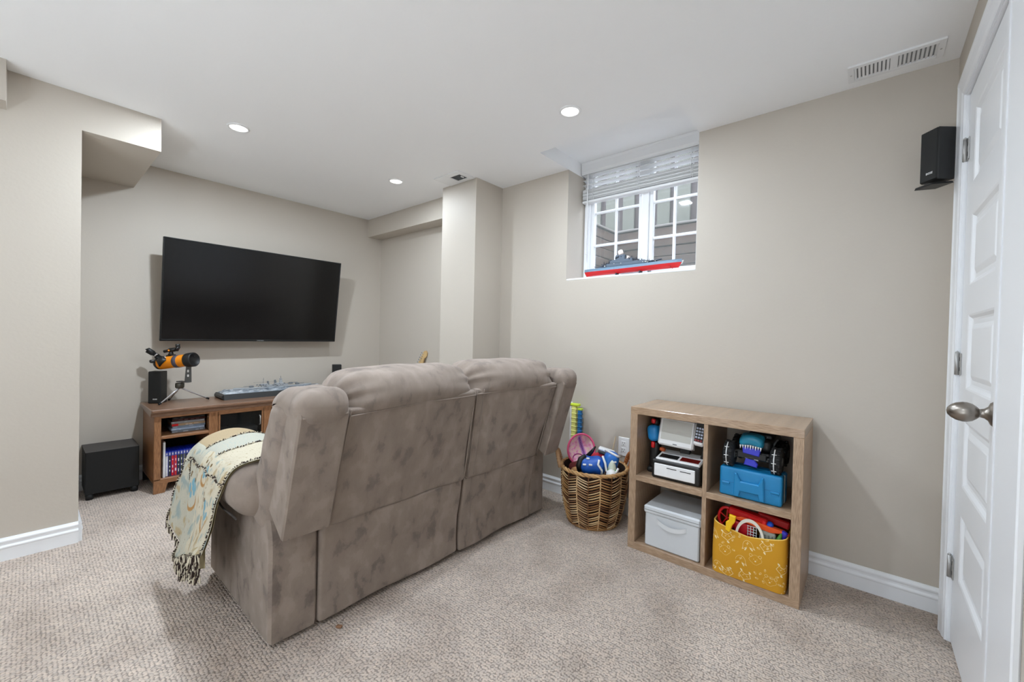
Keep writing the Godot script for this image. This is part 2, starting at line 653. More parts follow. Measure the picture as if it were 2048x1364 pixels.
# ------------------------------------------------------------------ window, blind
func build_window() -> void:
	var w := struct_root("window_1", "white vinyl basement window with muntins")
	var xl := -1.590; var xr := -0.735; var yb := 1.4795; var yt := 2.337
	var zf := -2.640
	var st := mb()   # outer frame
	span(st, v3(xl, yb, zf - 0.07), v3(xl + 0.048, yt, zf), 0.003)
	span(st, v3(xr - 0.048, yb, zf - 0.07), v3(xr, yt, zf), 0.003)
	span(st, v3(xl, yb, zf - 0.07), v3(xr, yb + 0.045, zf), 0.003)
	span(st, v3(xl, yt - 0.045, zf - 0.07), v3(xr, yt, zf), 0.003)
	span(st, v3(xl + 0.012, yb, zf), v3(xl + 0.034, yt, zf + 0.012), 0.002)
	span(st, v3(xr - 0.034, yb, zf), v3(xr - 0.012, yt, zf + 0.012), 0.002)
	obj("frame", st, M.vinyl, w)
	st = mb()
	span(st, v3(-1.155, yb + 0.04, zf - 0.05), v3(-1.108, yt - 0.04, zf + 0.004), 0.003)
	obj("mullion", st, M.vinyl, w)
	# two sashes
	for k in 2:
		var a: float = [-1.542, -1.108][k]
		var b: float = [-1.155, -0.783][k]
		var y0 := yb + 0.045; var y1 := yt - 0.045
		var z0 := zf - 0.045; var z1 := zf - 0.012
		var s := 0.026
		st = mb()
		span(st, v3(a, y0, z0), v3(a + s, y1, z1), 0.003)
		span(st, v3(b - s, y0, z0), v3(b, y1, z1), 0.003)
		span(st, v3(a, y0, z0), v3(b, y0 + s, z1), 0.003)
		span(st, v3(a, y1 - s, z0), v3(b, y1, z1), 0.003)
		var sash := obj("sash", st, M.vinyl, w)
		st = mb()
		var xm := (a + b) * 0.5
		span(st, v3(xm - 0.009, y0 + s, z0 + 0.012), v3(xm + 0.009, y1 - s, z1 - 0.006), 0.004)
		obj("muntin", st, M.vinyl, sash)
		for y in [1.752, 1.986]:
			st = mb()
			span(st, v3(a + s, y - 0.009, z0 + 0.0112), v3(b - s, y + 0.009, z1 - 0.0052), 0.004)
			obj("muntin", st, M.vinyl, sash)
		st = mb()
		span(st, v3(a + s, y0 + s, z0 + 0.006), v3(b - s, y1 - s, z0 + 0.008))
		obj("pane", st, M.glass, sash)
	# white sill board
	st = mb()
	span(st, v3(xl, yb, zf), v3(xr, yb + 0.012, ZW - 0.001), 0.003)
	var sl := struct("trim_1", st, M.trim)
	sl.set_meta("label", "white window sill")
	# raised venetian blind
	var t := thing("window_blind", "white slatted blind pulled half up in the basement window", "blind", v3(0, 0, 0))
	var zb := -2.585
	st = mb()
	prism(st, [Vector2(-0.02, 2.252), Vector2(0.004, 2.252), Vector2(0.004, 2.262), Vector2(0.010, 2.272), Vector2(0.010, 2.318), Vector2(0.015, 2.330), Vector2(0.015, 2.336), Vector2(-0.02, 2.336)], 0.845, Transform3D(Basis(v3(0, 0, 1), v3(0, 1, 0), v3(-1, 0, 0)), v3(-0.741, 0, zb)), 0.001)
	obj("valance", st, M.blind, t)
	for y in [2.246, 2.212, 2.178]:
		st = mb()
		box(st, Vector3.ZERO, v3(0.835, 0.004, 0.050), 0.0015, at(v3(-1.1625, y, zb - 0.028), -6))
		obj("slat", st, M.blind, t)
	for k in 16:
		st = mb()
		box(st, Vector3.ZERO, v3(0.835, 0.0030, 0.050), 0.001, at(v3(-1.1625 + 0.001 * sin(k * 2.1), 2.146 - k * 0.0046, zb - 0.028 + 0.0015 * sin(k * 1.7)), 4 * sin(k * 1.3)))
		obj("slat", st, M.blind, t)
	st = mb()
	box(st, v3(-1.1625, 2.060, zb - 0.028), v3(0.838, 0.016, 0.052), 0.003)
	obj("bottom_rail", st, M.blind, t)
	for x in [-1.50, -1.165, -0.83]:
		st = mb()
		for dz in [-0.002, -0.055]:
			cyl(st, v3(x, 2.065, zb + dz + 0.002), v3(x, 2.26, zb + dz + 0.002), 0.0014, 5)
		cyl(st, v3(x + 0.012, 2.065, zb), v3(x + 0.012, 2.26, zb), 0.0012, 5)
		var pts := []
		for k in 22:
			pts.append(v3(x + 0.006 + 0.006 * sin(k * 1.9), 2.143 - k * 0.0034, zb + 0.001 + 0.002 * cos(k * 2.3)))
		tube(st, pts, 0.0014, 5)
		obj("ladder_cord", st, M.blind, t)
	st = mb()
	cyl(st, v3(-1.533, 1.70, zb + 0.012), v3(-1.530, 2.25, zb + 0.012), 0.004, 8)
	lathe(st, [Vector2(0, 0), Vector2(0.006, 0.003), Vector2(0.006, 0.02), Vector2(0.004, 0.03)], at(v3(-1.533, 1.68, zb + 0.012)), 8)
	obj("tilt_wand", st, M.blind, t)

# ------------------------------------------------------------------ outside
func build_outside() -> void:
	# timber lined well: courses of dark boards, then a board fence behind
	var w := struct_root("wall_well", "dark timber lined window well")
	var z0 := -3.50; var xl := -1.78
	var h := 0.083
	for k in 8:
		var st := mb()
		var y := 1.38 + k * h
		box(st, v3(-1.0, y + h * 0.5, z0 - 0.045 + 0.004 * sin(k * 2.3)), v3(1.75, h - 0.005, 0.09), 0.005)
		obj("timber", st, M.timber, w)
		st = mb()
		box(st, v3(xl - 0.045 + 0.004 * sin(k * 1.7), y + h * 0.5, -3.12), v3(0.09, h - 0.005, 0.76), 0.005)
		obj("timber", st, M.timber_z, w)
		st = mb()
		box(st, v3(-0.10, y + h * 0.5, -3.12), v3(0.09, h - 0.005, 0.76), 0.005)
		obj("timber", st, M.timber_z, w)
	var st2 := mb()
	span(st2, v3(-1.89, 2.046, z0 - 0.10), v3(-0.05, 2.066, z0 + 0.012), 0.004)
	span(st2, v3(-1.89, 2.046, z0 - 0.10), v3(-1.765, 2.066, -2.74), 0.004)
	obj("cap_board", st2, M.timber_cap, w)
	st2 = mb()
	span(st2, v3(-1.9, 1.2, -3.6), v3(0, 1.40, -2.72))
	struct("ground_well", st2, M.soil)
	st2 = mb()
	span(st2, v3(-8, 1.7, -9), v3(5, 2.04, -3.6))
	span(st2, v3(-8, 1.7, -3.6), v3(-1.87, 2.04, -2.74))
	span(st2, v3(-0.05, 1.7, -3.6), v3(5, 2.04, -2.74))
	struct("ground_yard", st2, M.soil)
	# fence of alternating boards
	var f := thing("board_fence", "weathered wooden fence of alternating grey green and brown boards outside the window", "fence", v3(0, 2.04, -4.2))
	var x := -3.6
	var k := 0
	while x < 1.2:
		var st := mb()
		var wd := 0.125 + 0.012 * sin(k * 1.9)
		box(st, v3(x + wd * 0.5, 0.46 + 0.01 * sin(k * 2.7), 0.0), v3(wd, 0.98, 0.022), 0.003)
		obj("board", st, M.board_green, f)
		x += wd
		st = mb()
		var wb := 0.068 + 0.012 * sin(k * 3.1)
		box(st, v3(x + wb * 0.5, 0.46, -0.03), v3(wb + 0.05, 0.96, 0.022), 0.003)
		obj("board", st, M.board_brown, f)
		x += wb
		k += 1
	var st3 := mb()
	for y in [0.15, 0.8]:
		box(st3, v3(-1.2, y, -0.07), v3(4.9, 0.09, 0.04), 0.004)
	obj("rail", st3, M.board_brown, f)

# ------------------------------------------------------------------ door
func build_door() -> void:
	var d := struct_root("door_1", "white five panel closet door")
	var xf := 0.262
	var z0 := -2.212; var z1 := -1.583; var y0 := 0.012; var y1 := 2.0
	var pan := [[0.277, 0.508], [0.605, 0.835], [0.943, 1.20], [1.301, 1.546], [1.654, 1.909]]
	var pz0 := -2.095; var pz1 := -1.712
	var st := mb()
	span(st, v3(xf, y0, z0), v3(xf + 0.034, y1, pz0))
	span(st, v3(xf, y0, pz1), v3(xf + 0.034, y1, z1))
	var ys := [y0]
	for p in pan:
		ys.append(p[0]); ys.append(p[1])
	ys.append(y1)
	for k in range(0, ys.size(), 2):
		span(st, v3(xf, ys[k], pz0), v3(xf + 0.034, ys[k + 1], pz1))
	obj("slab", st, M.door, d)
	for p in pan:
		st = mb()
		moulded(st, v3(xf, p[0], pz0), v3(0, 0, pz1 - pz0), v3(0, p[1] - p[0], 0), v3(1, 0, 0), [[0.0, 0.0], [0.006, 0.002], [0.014, 0.009], [0.020, 0.011], [0.034, 0.011], [0.048, 0.005], [0.052, 0.004]])
		obj("panel", st, M.door, d)
	# jamb and stop
	st = mb()
	span(st, v3(XR, 0, -2.232), v3(XR + 0.12, 2.022, -2.215))
	span(st, v3(XR, 0, -1.580), v3(XR + 0.12, 2.022, -1.560))
	span(st, v3(XR, 2.004, -2.215), v3(XR + 0.12, 2.022, -1.580))
	span(st, v3(0.298, 0, -2.215), v3(0.31, 2.004, -2.200))
	span(st, v3(0.298, 0, -1.595), v3(0.31, 2.004, -1.580))
	struct("trim_2", st, M.trim)
	# casing, thick at its outer edge
	var prof := [Vector2(0, 0), Vector2(0.070, 0), Vector2(0.070, 0.016), Vector2(0.058, 0.0165), Vector2(0.050, 0.013), Vector2(0.018, 0.010), Vector2(0.010, 0.007), Vector2(0, 0.006)]
	st = mb()
	prism(st, prof, 2.079, Transform3D(Basis(v3(0, 0, -1), v3(-1, 0, 0), v3(0, 1, 0)), v3(XR, 0, -2.219)))
	struct("trim_3", st, M.trim)
	st = mb()
	prism(st, prof, 2.079, Transform3D(Basis(v3(0, 0, 1), v3(-1, 0, 0), v3(0, -1, 0)), v3(XR, 2.079, -1.574)))
	struct("trim_4", st, M.trim)
	st = mb()
	prism(st, prof, 0.79, Transform3D(Basis(v3(0, 1, 0), v3(-1, 0, 0), v3(0, 0, 1)), v3(XR, 2.009, -2.289)))
	struct("trim_5", st, M.trim)
	st = mb()
	span(st, v3(XR - 0.014, 0, -1.502), v3(XR, 2.079, -1.30), 0.003)
	struct("trim_6", st, M.trim)
	# hinges
	for y in [1.803, 1.026, 0.28]:
		st = mb(true)
		cyl(st, v3(0.2535, y - 0.04, -2.2135), v3(0.2535, y + 0.04, -2.2135), 0.0062, 10)
		lathe(st, [Vector2(0.004, 0), Vector2(0.006, 0.003), Vector2(0.0, 0.008)], at(v3(0.2535, y + 0.04, -2.2135)), 10)
		var hg := obj("hinge", st, M.steel, d)
		st = mb()
		box(st, v3(0.2600, y, -2.197), v3(0.003, 0.078, 0.03), 0.001)
		box(st, v3(0.2565, y, -2.2205), v3(0.004, 0.078, 0.014), 0.001)
		obj("leaf", st, M.steel, hg)
		st = mb()
		for s in [-0.018, 0.018]:
			box(st, v3(0.2583, y + s, -2.197), v3(0.0015, 0.014, 0.007), 0.0)
		obj("screw", st, M.dark_metal, hg).set_meta("kind", "stuff")
	# egg knob
	st = mb(true)
	lathe(st, [Vector2(0.033, 0.0), Vector2(0.033, 0.004), Vector2(0.029, 0.009), Vector2(0.019, 0.013), Vector2(0.013, 0.02), Vector2(0.011, 0.028), Vector2(0.0125, 0.032)], Transform3D(Basis(v3(0, 0, 1), v3(-1, 0, 0), v3(0, -1, 0)), v3(xf, 0.914, -1.648)), 28)
	var kn := obj("door_handle", st, M.nickel, d)
	st = mb(true)
	lathe(st, [Vector2(0.0125, 0.030), Vector2(0.017, 0.034), Vector2(0.0235, 0.042), Vector2(0.0268, 0.052), Vector2(0.0268, 0.060), Vector2(0.0235, 0.072), Vector2(0.017, 0.082), Vector2(0.009, 0.0885), Vector2(0, 0.0905)], Transform3D(Basis(v3(0, 0, 1), v3(-1, 0, 0), v3(0, -1, 0)), v3(xf, 0.914, -1.648)), 28)
	obj("knob", st, M.nickel, kn)

# ------------------------------------------------------------------ ceiling fittings
func build_ceiling_fittings() -> void:
	var spots := [[-1.180, -1.790, "round white recessed ceiling light nearest the window", 0.88], [-2.758, -0.772, "round white recessed ceiling light nearest the bulkhead at the left", 1.9], [-2.745, -1.806, "round white recessed ceiling light beside the column vent", 0.42], [-1.180, -0.772, "unseen round recessed ceiling light out of view above the loveseat", 0.88], [-2.45, 0.85, "added recessed ceiling fill light behind the beam by the left wall", 0.05], [-0.42, 0.85, "added recessed ceiling fill light behind the camera on the door side", 0.85]]  # fourth is out of view over the loveseat; last two are added fill
	for s in spots:
		var t := thing("ceiling_light", s[2], "light", v3(s[0], H, s[1]), 0, "recessed ceiling lights")
		var st := mb(true)
		lathe(st, [Vector2(0.0435, -0.0005), Vector2(0.0435, -0.003), Vector2(0.046, -0.0065), Vector2(0.054, -0.005), Vector2(0.0565, -0.001), Vector2(0.0565, 0.0)], Transform3D(Basis.IDENTITY, Vector3.ZERO), 40)
		obj("trim_ring", st, M.white, t)
		st = mb(true)
		lathe(st, [Vector2(0.0, -0.0035), Vector2(0.030, -0.0034), Vector2(0.0435, -0.0024), Vector2(0.0435, -0.0005)], Transform3D.IDENTITY, 40)
		obj("lens", st, M.glow, t)
		var l := AreaLight3D.new()
		l.name = "lamp"
		l.area_size = Vector2(0.078, 0.078)
		l.light_color = LAMP
		l.area_range = 12.0
		l.light_energy = POT * float(s[3])
		l.shadow_enabled = true
		l.position = v3(0, -0.009, 0)
		l.rotation = Vector3(-PI / 2, 0, 0)
		t.add_child(l)
	_vents()

# three drum uplighters added behind the camera as fill for the ceiling
func build_fill_uplighters() -> void:
	for k in 3:
		var p: Vector3 = [v3(-0.35, 0, 1.60), v3(-1.35, 0, 1.60), v3(-2.40, 0, 1.60)][k]
		var t := thing("fill_uplighter", ["added white fill uplighter behind the camera near the door wall", "added white fill uplighter in the middle of the carpet behind the camera", "added white fill uplighter behind the camera near the left wall"][k], "lamp", p, 0, "added fill uplighters")
		var st := mb(true)
		lathe(st, [Vector2(0, 0), Vector2(0.095, 0), Vector2(0.10, 0.01), Vector2(0.10, 0.23), Vector2(0.097, 0.235), Vector2(0.094, 0.23), Vector2(0.094, 0.205), Vector2(0.0, 0.205)], Transform3D.IDENTITY, 36)
		obj("drum", st, M.white, t)
		st = mb(true)
		lathe(st, [Vector2(0.09, 0.206), Vector2(0.09, 0.212), Vector2(0.0, 0.214)], Transform3D.IDENTITY, 36)
		obj("lens", st, M.fill_lens, t)
		var l := AreaLight3D.new()
		l.name = "lamp"
		l.area_size = Vector2(0.15, 0.15)
		l.light_color = LAMP
		l.light_energy = FILL_UPLIGHT * [2.1, 0.9, 0.12][k]
		l.area_range = 12.0
		l.shadow_enabled = true
		l.position = v3(0, 0.226, 0)
		l.rotation = Vector3(PI / 2, 0, 0)
		t.add_child(l)

func _vents() -> void:
	# long register by the door
	var v := thing("ceiling_vent", "long white ceiling register with two banks of slots beside the door", "vent", v3(0.055, H, -2.283))
	var st := mb()
	var hx := 0.145; var hz := 0.066; var sz := 0.046
	span(st, v3(-hx, -0.008, -hz), v3(-0.125, 0, hz), 0.0006)
	span(st, v3(0.125, -0.008, -hz), v3(hx, 0, hz), 0.0006)
	span(st, v3(-0.125, -0.008, -hz), v3(0.125, 0, -sz), 0.0006)
	span(st, v3(-0.125, -0.008, sz), v3(0.125, 0, hz), 0.0006)
	span(st, v3(-0.012, -0.0075, -sz), v3(0.012, 0, sz), 0.0006)
	obj("frame", st, M.white, v)
	st = mb()
	span(st, v3(-0.125, -0.001, -sz), v3(0.125, 0, sz))
	obj("shaded_cavity", st, M.grey, v)  # grey sheet on the ceiling, standing for the shaded duct behind the slots
	for k in 18:
		var x := (-0.1205 + (k % 9) * 0.0128) if k < 9 else (0.0185 + (k % 9) * 0.0128)
		st = mb()
		box(st, Vector3.ZERO, v3(0.0082, 0.0012, 2 * sz), 0.0, at(v3(x, -0.0055, 0), 0, 0, -24 if k < 9 else 24))
		obj("slat", st, M.white, v)
	st = mb(true)
	for x in [-0.135, 0.134]:
		lathe(st, [Vector2(0, -0.010), Vector2(0.003, -0.0095), Vector2(0.0035, -0.008)], at(v3(x, 0, 0)), 8)
	obj("screw", st, M.steel, v).set_meta("kind", "stuff")
	# square grille by the column
	v = thing("ceiling_vent", "small white ceiling vent plate with a grey grille beside the column", "vent", v3(-2.347, H, -2.038))
	st = mb()
	var gx0 := -0.006; var gx1 := 0.098; var gz0 := -0.048; var gz1 := 0.036
	span(st, v3(-0.135, -0.007, -0.083), v3(gx0, 0, 0.083), 0.002)
	span(st, v3(gx1, -0.007, -0.083), v3(0.135, 0, 0.083), 0.002)
	span(st, v3(gx0, -0.007, -0.083), v3(gx1, 0, gz0), 0.002)
	span(st, v3(gx0, -0.007, gz1), v3(gx1, 0, 0.083), 0.002)
	obj("frame", st, M.white, v)
	st = mb()
	span(st, v3(gx0, -0.001, gz0), v3(gx1, 0, gz1))
	obj("shaded_cavity", st, M.dim_grey, v)  # darker sheet behind the slats, standing for the shaded opening
	for k in 8:
		st = mb()
		box(st, Vector3.ZERO, v3(gx1 - gx0, 0.001, 0.007), 0.0, at(v3((gx0 + gx1) / 2, -0.004, gz0 + 0.006 + k * 0.0103), 30))
		obj("slat", st, M.grey, v)
	st = mb()
	span(st, v3(0.080, -0.012, -0.02), v3(0.088, -0.003, 0.01), 0.002)
	obj("lever", st, M.white, v)
# ------------------------------------------------------------------ loveseat (faces -x, back towards the camera)
func back_x(y: float, z: float) -> float:      # rear surface of the upper backs
	var t := clampf((y - 0.385) / 0.445, -0.1, 1.3)
	var top := -1.318
	if z > -1.377: top = lerpf(-1.298, -1.385, clampf((-0.69 - z) / 0.68, 0.0, 1.0))
	else: top = lerpf(-1.398, -1.325, clampf((-1.385 - z) / 0.56, 0.0, 1.0))
	return lerpf(-1.455, top, t)

func build_sofa() -> void:
	var s := thing("recliner_loveseat", "grey brown suede reclining loveseat seen from behind, facing the television", "loveseat", v3(0, 0, 0))
	var S: Material = M.suede
	# arm boxes
	for k in 2:
		var za: float = [-0.693, -2.092][k]
		var zb: float = [-0.530, -1.952][k]
		var poly := [Vector2(-2.195, 0.025), Vector2(-1.507, 0.02)]
		poly.append(Vector2(-1.507, 0.33))
		for i in 7:
			var t := float(i) / 6.0 * PI / 2
			poly.append(Vector2(-1.637 + 0.13 * cos(t), 0.34 + 0.17 * sin(t)))
		poly.append(Vector2(-2.10, 0.50)); poly.append(Vector2(-2.17, 0.46)); poly.append(Vector2(-2.195, 0.38))
		var st := mb()
		prism(st, poly, zb - za, Transform3D(Basis.IDENTITY, v3(0, 0, za)), 0.010)
		obj("arm", st, S, s)
		# padded armrest
		st = mb(true)
		var zc: float = [-0.583, -2.03][k]
		soft(st, v3(0.68, 0.20, 0.26), 0.09, 8, at(v3(-1.905, 0.522, zc)), func(p: Vector3) -> Vector3:
			var e := clampf((-p.x - 0.12) / 0.22, 0.0, 1.0)
			p.y -= 0.030 * e * e
			p.y += 0.010 * sin(p.x * 9.0) * (1.0 if p.y > 0 else 0.3)
			p.z *= 1.0 + 0.05 * cos(p.x * 5.0)
			return p)
		var pad := obj("armrest", st, S, s)
		st = mb(true)
		var pts := []
		for i in 15:
			pts.append(v3(-1.60 - 0.62 * i / 14.0, 0.448 + 0.004 * sin(i * 1.3), zc + (0.125 if k == 0 else -0.125) + 0.003 * sin(i * 0.9)))
		tube(st, pts, 0.0035, 6)
		obj("seam", st, M.suede_dark, pad)
	# lower back panels and upper backs of the two seats
	for k in 2:
		var z0: float = [-1.371, -1.948][k]
		var z1: float = [-0.697, -1.385][k]
		var zc := (z0 + z1) / 2
		var st := mb(true)
		soft(st, v3(0.09, 0.372, z1 - z0), 0.012, 12, at(v3(-1.545, 0.207, zc)), func(p: Vector3) -> Vector3:
			if p.x > 0:
				p.x += 0.030 * clampf(p.y / 0.18, 0.0, 1.0) + 0.004 * sin(p.z * 11.0 + p.y * 9.0 + k) + 0.006 * cos(p.z * 4.0)
				p.x += 0.006 * sin(p.y * 14.0)
				if p.y < -0.15:
					p.y += 0.004 * sin(p.z * 14.0 + 2.0 * k)
			return p)
		obj("back_panel", st, S, s)
		# upper back slab
		st = mb(true)
		soft(st, v3(0.16, 0.445, z1 - z0), 0.016, 14, at(v3(0, 0, 0)), func(p: Vector3) -> Vector3:
			var y := 0.388 + (p.y + 0.2225)
			var z := zc + p.z
			var bx := back_x(y, z)
			var puff := 0.006 * sin(z * 9.0 + y * 7.0) + 0.004 * sin(z * 23.0 - y * 15.0)
			return v3(bx + (p.x - 0.08) + (puff if p.x > 0 else 0.0), y, z))
		var bk := obj("backrest", st, S, s)
		# side piping of the slab
		for zz in [z0 + 0.006, z1 - 0.006]:
			st = mb(true)
			var pts := []
			for i in 12:
				var y := 0.40 + 0.43 * i / 11.0
				pts.append(v3(back_x(y, zz) - 0.002, y, zz))
			tube(st, pts, 0.0035, 6)
			obj("piping", st, S, bk)
		# stitched line a little inside the edge of the far seat
		if k == 1:
			st = mb(true)
			var pts := []
			for i in 22:
				var y := 0.06 + 0.77 * i / 21.0
				pts.append(v3((back_x(y, -1.43) if y > 0.39 else lerpf(-1.499, -1.466, y / 0.39)) + 0.0035 + 0.004 * sin(-1.43 * 9 + y * 7), y, -1.43 - 0.004 * sin(y * 12)))
			tube(st, pts, 0.0018, 5)
			obj("stitching", st, S, bk)
		# head roll: a fat pillow over the top, gathered at both ends
		st = mb(true)
		var zw := z1 - z0
		var hump := 0.005 if k == 0 else 0.012
		sheet(st, 84, 44, func(u: float, v: float) -> Vector3:
			var e := absf(u * 2.0 - 1.0)                     # 1 at the ends
			var cap := sqrt(maxf(0.0, 1.0 - pow(e, 9.0)))
			var big := 0.84 + 0.16 * pow(maxf(0.0, 1.0 - pow(e, 3.0)), 0.6)
			var a := lerpf(-0.10, 3.75, v)                   # angle from the rear seam over the top to the front
			var gather := exp(-(1.0 - e) * zw * 0.5 / 0.055)
			var fold := 1.0 + 0.13 * gather * sin(a * 13.0 + sin(a * 3.0) * 1.7 + k) * cap
			var lump := 1.0 + 0.012 * sin(u * 17.0 + a * 3.0 + k * 2.0) + 0.010 * sin(u * 7.0 - a * 5.0)
			var rx := 0.162 * big * fold * lump * cap
			var ry := (0.122 + hump) * big * fold * lump * cap
			var z := lerpf(z0 - 0.012, z1 + 0.012, u)
			var cx := back_x(0.83, z) - 0.150
			var cy := 0.831
			var ca := signf(cos(a)) * pow(absf(cos(a)), 0.78)
			var sa := signf(sin(a)) * pow(absf(sin(a)), 0.78)
			var pp := v3(cx + rx * ca, cy + ry * sa, z)
			if v < 0.07:                                     # tucked in along the rear seam
				var k2 := sqrt(v / 0.07)
				pp.x = lerpf(back_x(0.812, z) - 0.004, pp.x, k2)
				pp.y = lerpf(0.810, pp.y, k2)
			return pp, true)
		var roll := obj("headrest", st, S, s)
		st = mb(true)
		var sp := []
		for i in 25:
			var z := lerpf(z0 + 0.004, z1 - 0.004, i / 24.0)
			sp.append(v3(back_x(0.812, z) + 0.0025 + 0.004 * sin(z * 9.0 + 5.7), 0.811 - 0.003 * cos(i * 0.26), z))
		tube(st, sp, 0.0028, 6)
		obj("seam", st, S, roll)
		# seat cushion and footrest, mostly out of sight
		st = mb(true)
		soft(st, v3(0.62, 0.20, zw - 0.01), 0.06, 8, at(v3(-1.93, 0.40, zc)), func(p: Vector3) -> Vector3:
			p.y += 0.015 * cos(p.x * 5.0) * cos(p.z * 5.0)
			return p)
		obj("seat_cushion", st, S, s)
		st = mb(true)
		soft(st, v3(0.10, 0.34, zw - 0.01), 0.03, 8, at(v3(-2.20, 0.21, zc)))
		obj("footrest", st, S, s)
		st = mb()
		box(st, v3(-1.88, 0.18, zc), v3(0.56, 0.26, zw - 0.04), 0.01)
		obj("base", st, M.suede_dark, s)
	# side wings of the back
	for k in 2:
		var za: float = [-0.694, -2.090][k]
		var zb: float = [-0.532, -1.954][k]
		var wz := zb - za
		var zc := (za + zb) / 2
		var bot := 0.405 if k == 0 else 0.395
		var xs := 0.0 if k == 0 else 0.012
		var st := mb()
		var poly := [Vector2(-1.418 + xs, bot), Vector2(-1.293 + xs, 0.822), Vector2(-1.30 + xs, 0.845), Vector2(-1.375, 0.852), Vector2(-1.555, 0.495)]
		prism(st, poly, wz, Transform3D(Basis.IDENTITY, v3(0, 0, za)), 0.006)
		var wing := obj("wing", st, S, s)
		# upright bolster in front of the wing
		st = mb(true)
		soft(st, v3(0.17, 0.485, wz + 0.026), 0.06, 10, at(v3(0, 0, 0)), func(p: Vector3) -> Vector3:
			var t := (p.y + 0.2425) / 0.485
			var y := lerpf(0.392, 0.868, t)
			var x := lerpf(-1.652, -1.436, t) + p.x * lerpf(1.16, 0.86, t) + 0.012 * sin(t * PI)
			y -= 0.06 * (p.x / 0.15) * (1.0 - t)
			return v3(x, y, zc + p.z * (1.0 + 0.06 * sin(t * PI)) + 0.002 * sin(t * 21.0)))
		obj("bolster", st, S, wing)
		# rounded top pad
		st = mb(true)
		soft(st, v3(0.262, 0.112, wz + 0.010), 0.05, 14, at(v3(0, 0, 0)), func(p: Vector3) -> Vector3:
			var x := -1.408 + xs + p.x
			var y := 0.850 + p.y
			var cr := 1.0 - pow(absf(p.z) / (wz * 0.5 + 0.01), 4.0) * 0.22
			if p.y > 0: y = 0.850 + p.y * cr
			y -= 0.16 * maxf(0.0, -(p.x + 0.045)) * (1.6 if p.y > 0 else 0.3)
			var g := exp(-absf(p.z - (-wz * 0.5 if k == 0 else wz * 0.5)) / 0.025)
			y += 0.006 * g * sin(p.x * 95.0)
			y += 0.003 * sin(p.x * 40.0 + p.z * 30.0)
			return v3(x, y, zc + p.z))
		obj("top_pad", st, S, wing)
		st = mb(true)
		var sp := []
		for i in 10:
			var z := lerpf(za + 0.010, zb - 0.010, i / 9.0)
			sp.append(v3(-1.2935 + xs, 0.824 - 0.002 * cos(i * 0.6), z))
		tube(st, sp, 0.004, 6)
		obj("seam", st, S, wing)
	# metal feet under the frame
	for z in [-0.61, -1.38, -2.02]:
		for x in [-1.60, -2.12]:
			var st := mb()
			cyl(st, v3(x, 0, z), v3(x, 0.06, z), 0.022, 12)
			obj("foot", st, M.black, s)
	# crumb on the carpet
	var st2 := mb(true)
	soft(st2, v3(0.022, 0.008, 0.014), 0.004, 3, at(v3(-1.449, 0.004, -0.749), 0, 30))
	tag(obj("dried_leaf", st2, mat(rgb(150, 112, 84), 0.9)), "tiny tan crumb of leaf on the carpet behind the loveseat", "debris")

# ------------------------------------------------------------------ patchwork throw
func blanket_image() -> ImageTexture:
	var n := 512
	var im := Image.create(n, n, false, Image.FORMAT_RGB8)
	var nz := FastNoiseLite.new(); nz.seed = 4; nz.frequency = 0.012; nz.fractal_octaves = 3
	var nf := FastNoiseLite.new(); nf.seed = 9; nf.frequency = 0.11
	for y in n:
		for x in n:
			var u := float(x) / n; var v := float(y) / n
			var c: Color
			var lim1 := 0.36 + 0.02 * sin(v * 9.0); var lim2 := 0.62 + 0.02 * sin(v * 7.0)
			if v < 0.56:
				if u < lim1: c = rgb(200, 190, 168)
				elif u < lim2: c = rgb(182, 180, 166)
				else: c = rgb(172, 152, 120)
				var st := nf.get_noise_2d(x * 0.35, y * 1.6)
				if st > 0.38: c = c.lerp(rgb(164, 147, 118) if u > lim2 or u < lim1 else rgb(150, 172, 178), 0.55)
			else:
				c = rgb(206, 198, 176) if u < 0.52 else rgb(190, 188, 172)
				var st2 := nz.get_noise_2d(x * 1.5, y * 1.5)
				if st2 > 0.20: c = c.lerp(rgb(132, 154, 158), 0.65 * smoothstep(0.20, 0.5, st2))
				elif st2 < -0.22: c = c.lerp(rgb(172, 148, 108), 0.7 * smoothstep(0.22, 0.5, -st2))
				var st3 := nf.get_noise_2d(x * 0.6 + 90, y * 0.6)
				if st3 > 0.52: c = c.lerp(rgb(104, 82, 52), smoothstep(0.52, 0.64, st3))
			var w := nf.get_noise_2d(x * 2.0, y * 2.0) * 0.05
			c = c.lightened(w) if w > 0 else c.darkened(-w)
			im.set_pixel(x, y, c)
	# little outlined bowls of blue flowers on the hanging patch
	var r := RandomNumberGenerator.new(); r.seed = 3
	for b in [[120, 430, 1.0], [300, 400, 0.8], [190, 350, 0.7]]:
		for k in 60:
			var t := PI * k / 59.0
			_dot(im, Vector2(b[0] + 42 * b[2] * cos(t), b[1] + 30 * b[2] * sin(t)), 3, rgb(172, 130, 78))
		for k in 9:
			_dot(im, Vector2(b[0] + r.randf_range(-34, 34) * b[2], b[1] - r.randf_range(0, 34) * b[2]), r.randi_range(6, 10), rgb(118, 166, 184))
		for k in 4:
			_dot(im, Vector2(b[0] + r.randf_range(-50, 50) * b[2], b[1] - r.randf_range(30, 52) * b[2]), 5, rgb(108, 84, 44))
	return ImageTexture.create_from_image(im)

func _dot(im: Image, p: Vector2, r: int, c: Color) -> void:
	for y in range(-r, r + 1):
		for x in range(-r, r + 1):
			if x * x + y * y <= r * r:
				var px := int(p.x) + x; var py := int(p.y) + y
				if px >= 0 and py >= 0 and px < im.get_width() and py < im.get_height():
					im.set_pixel(px, py, c)

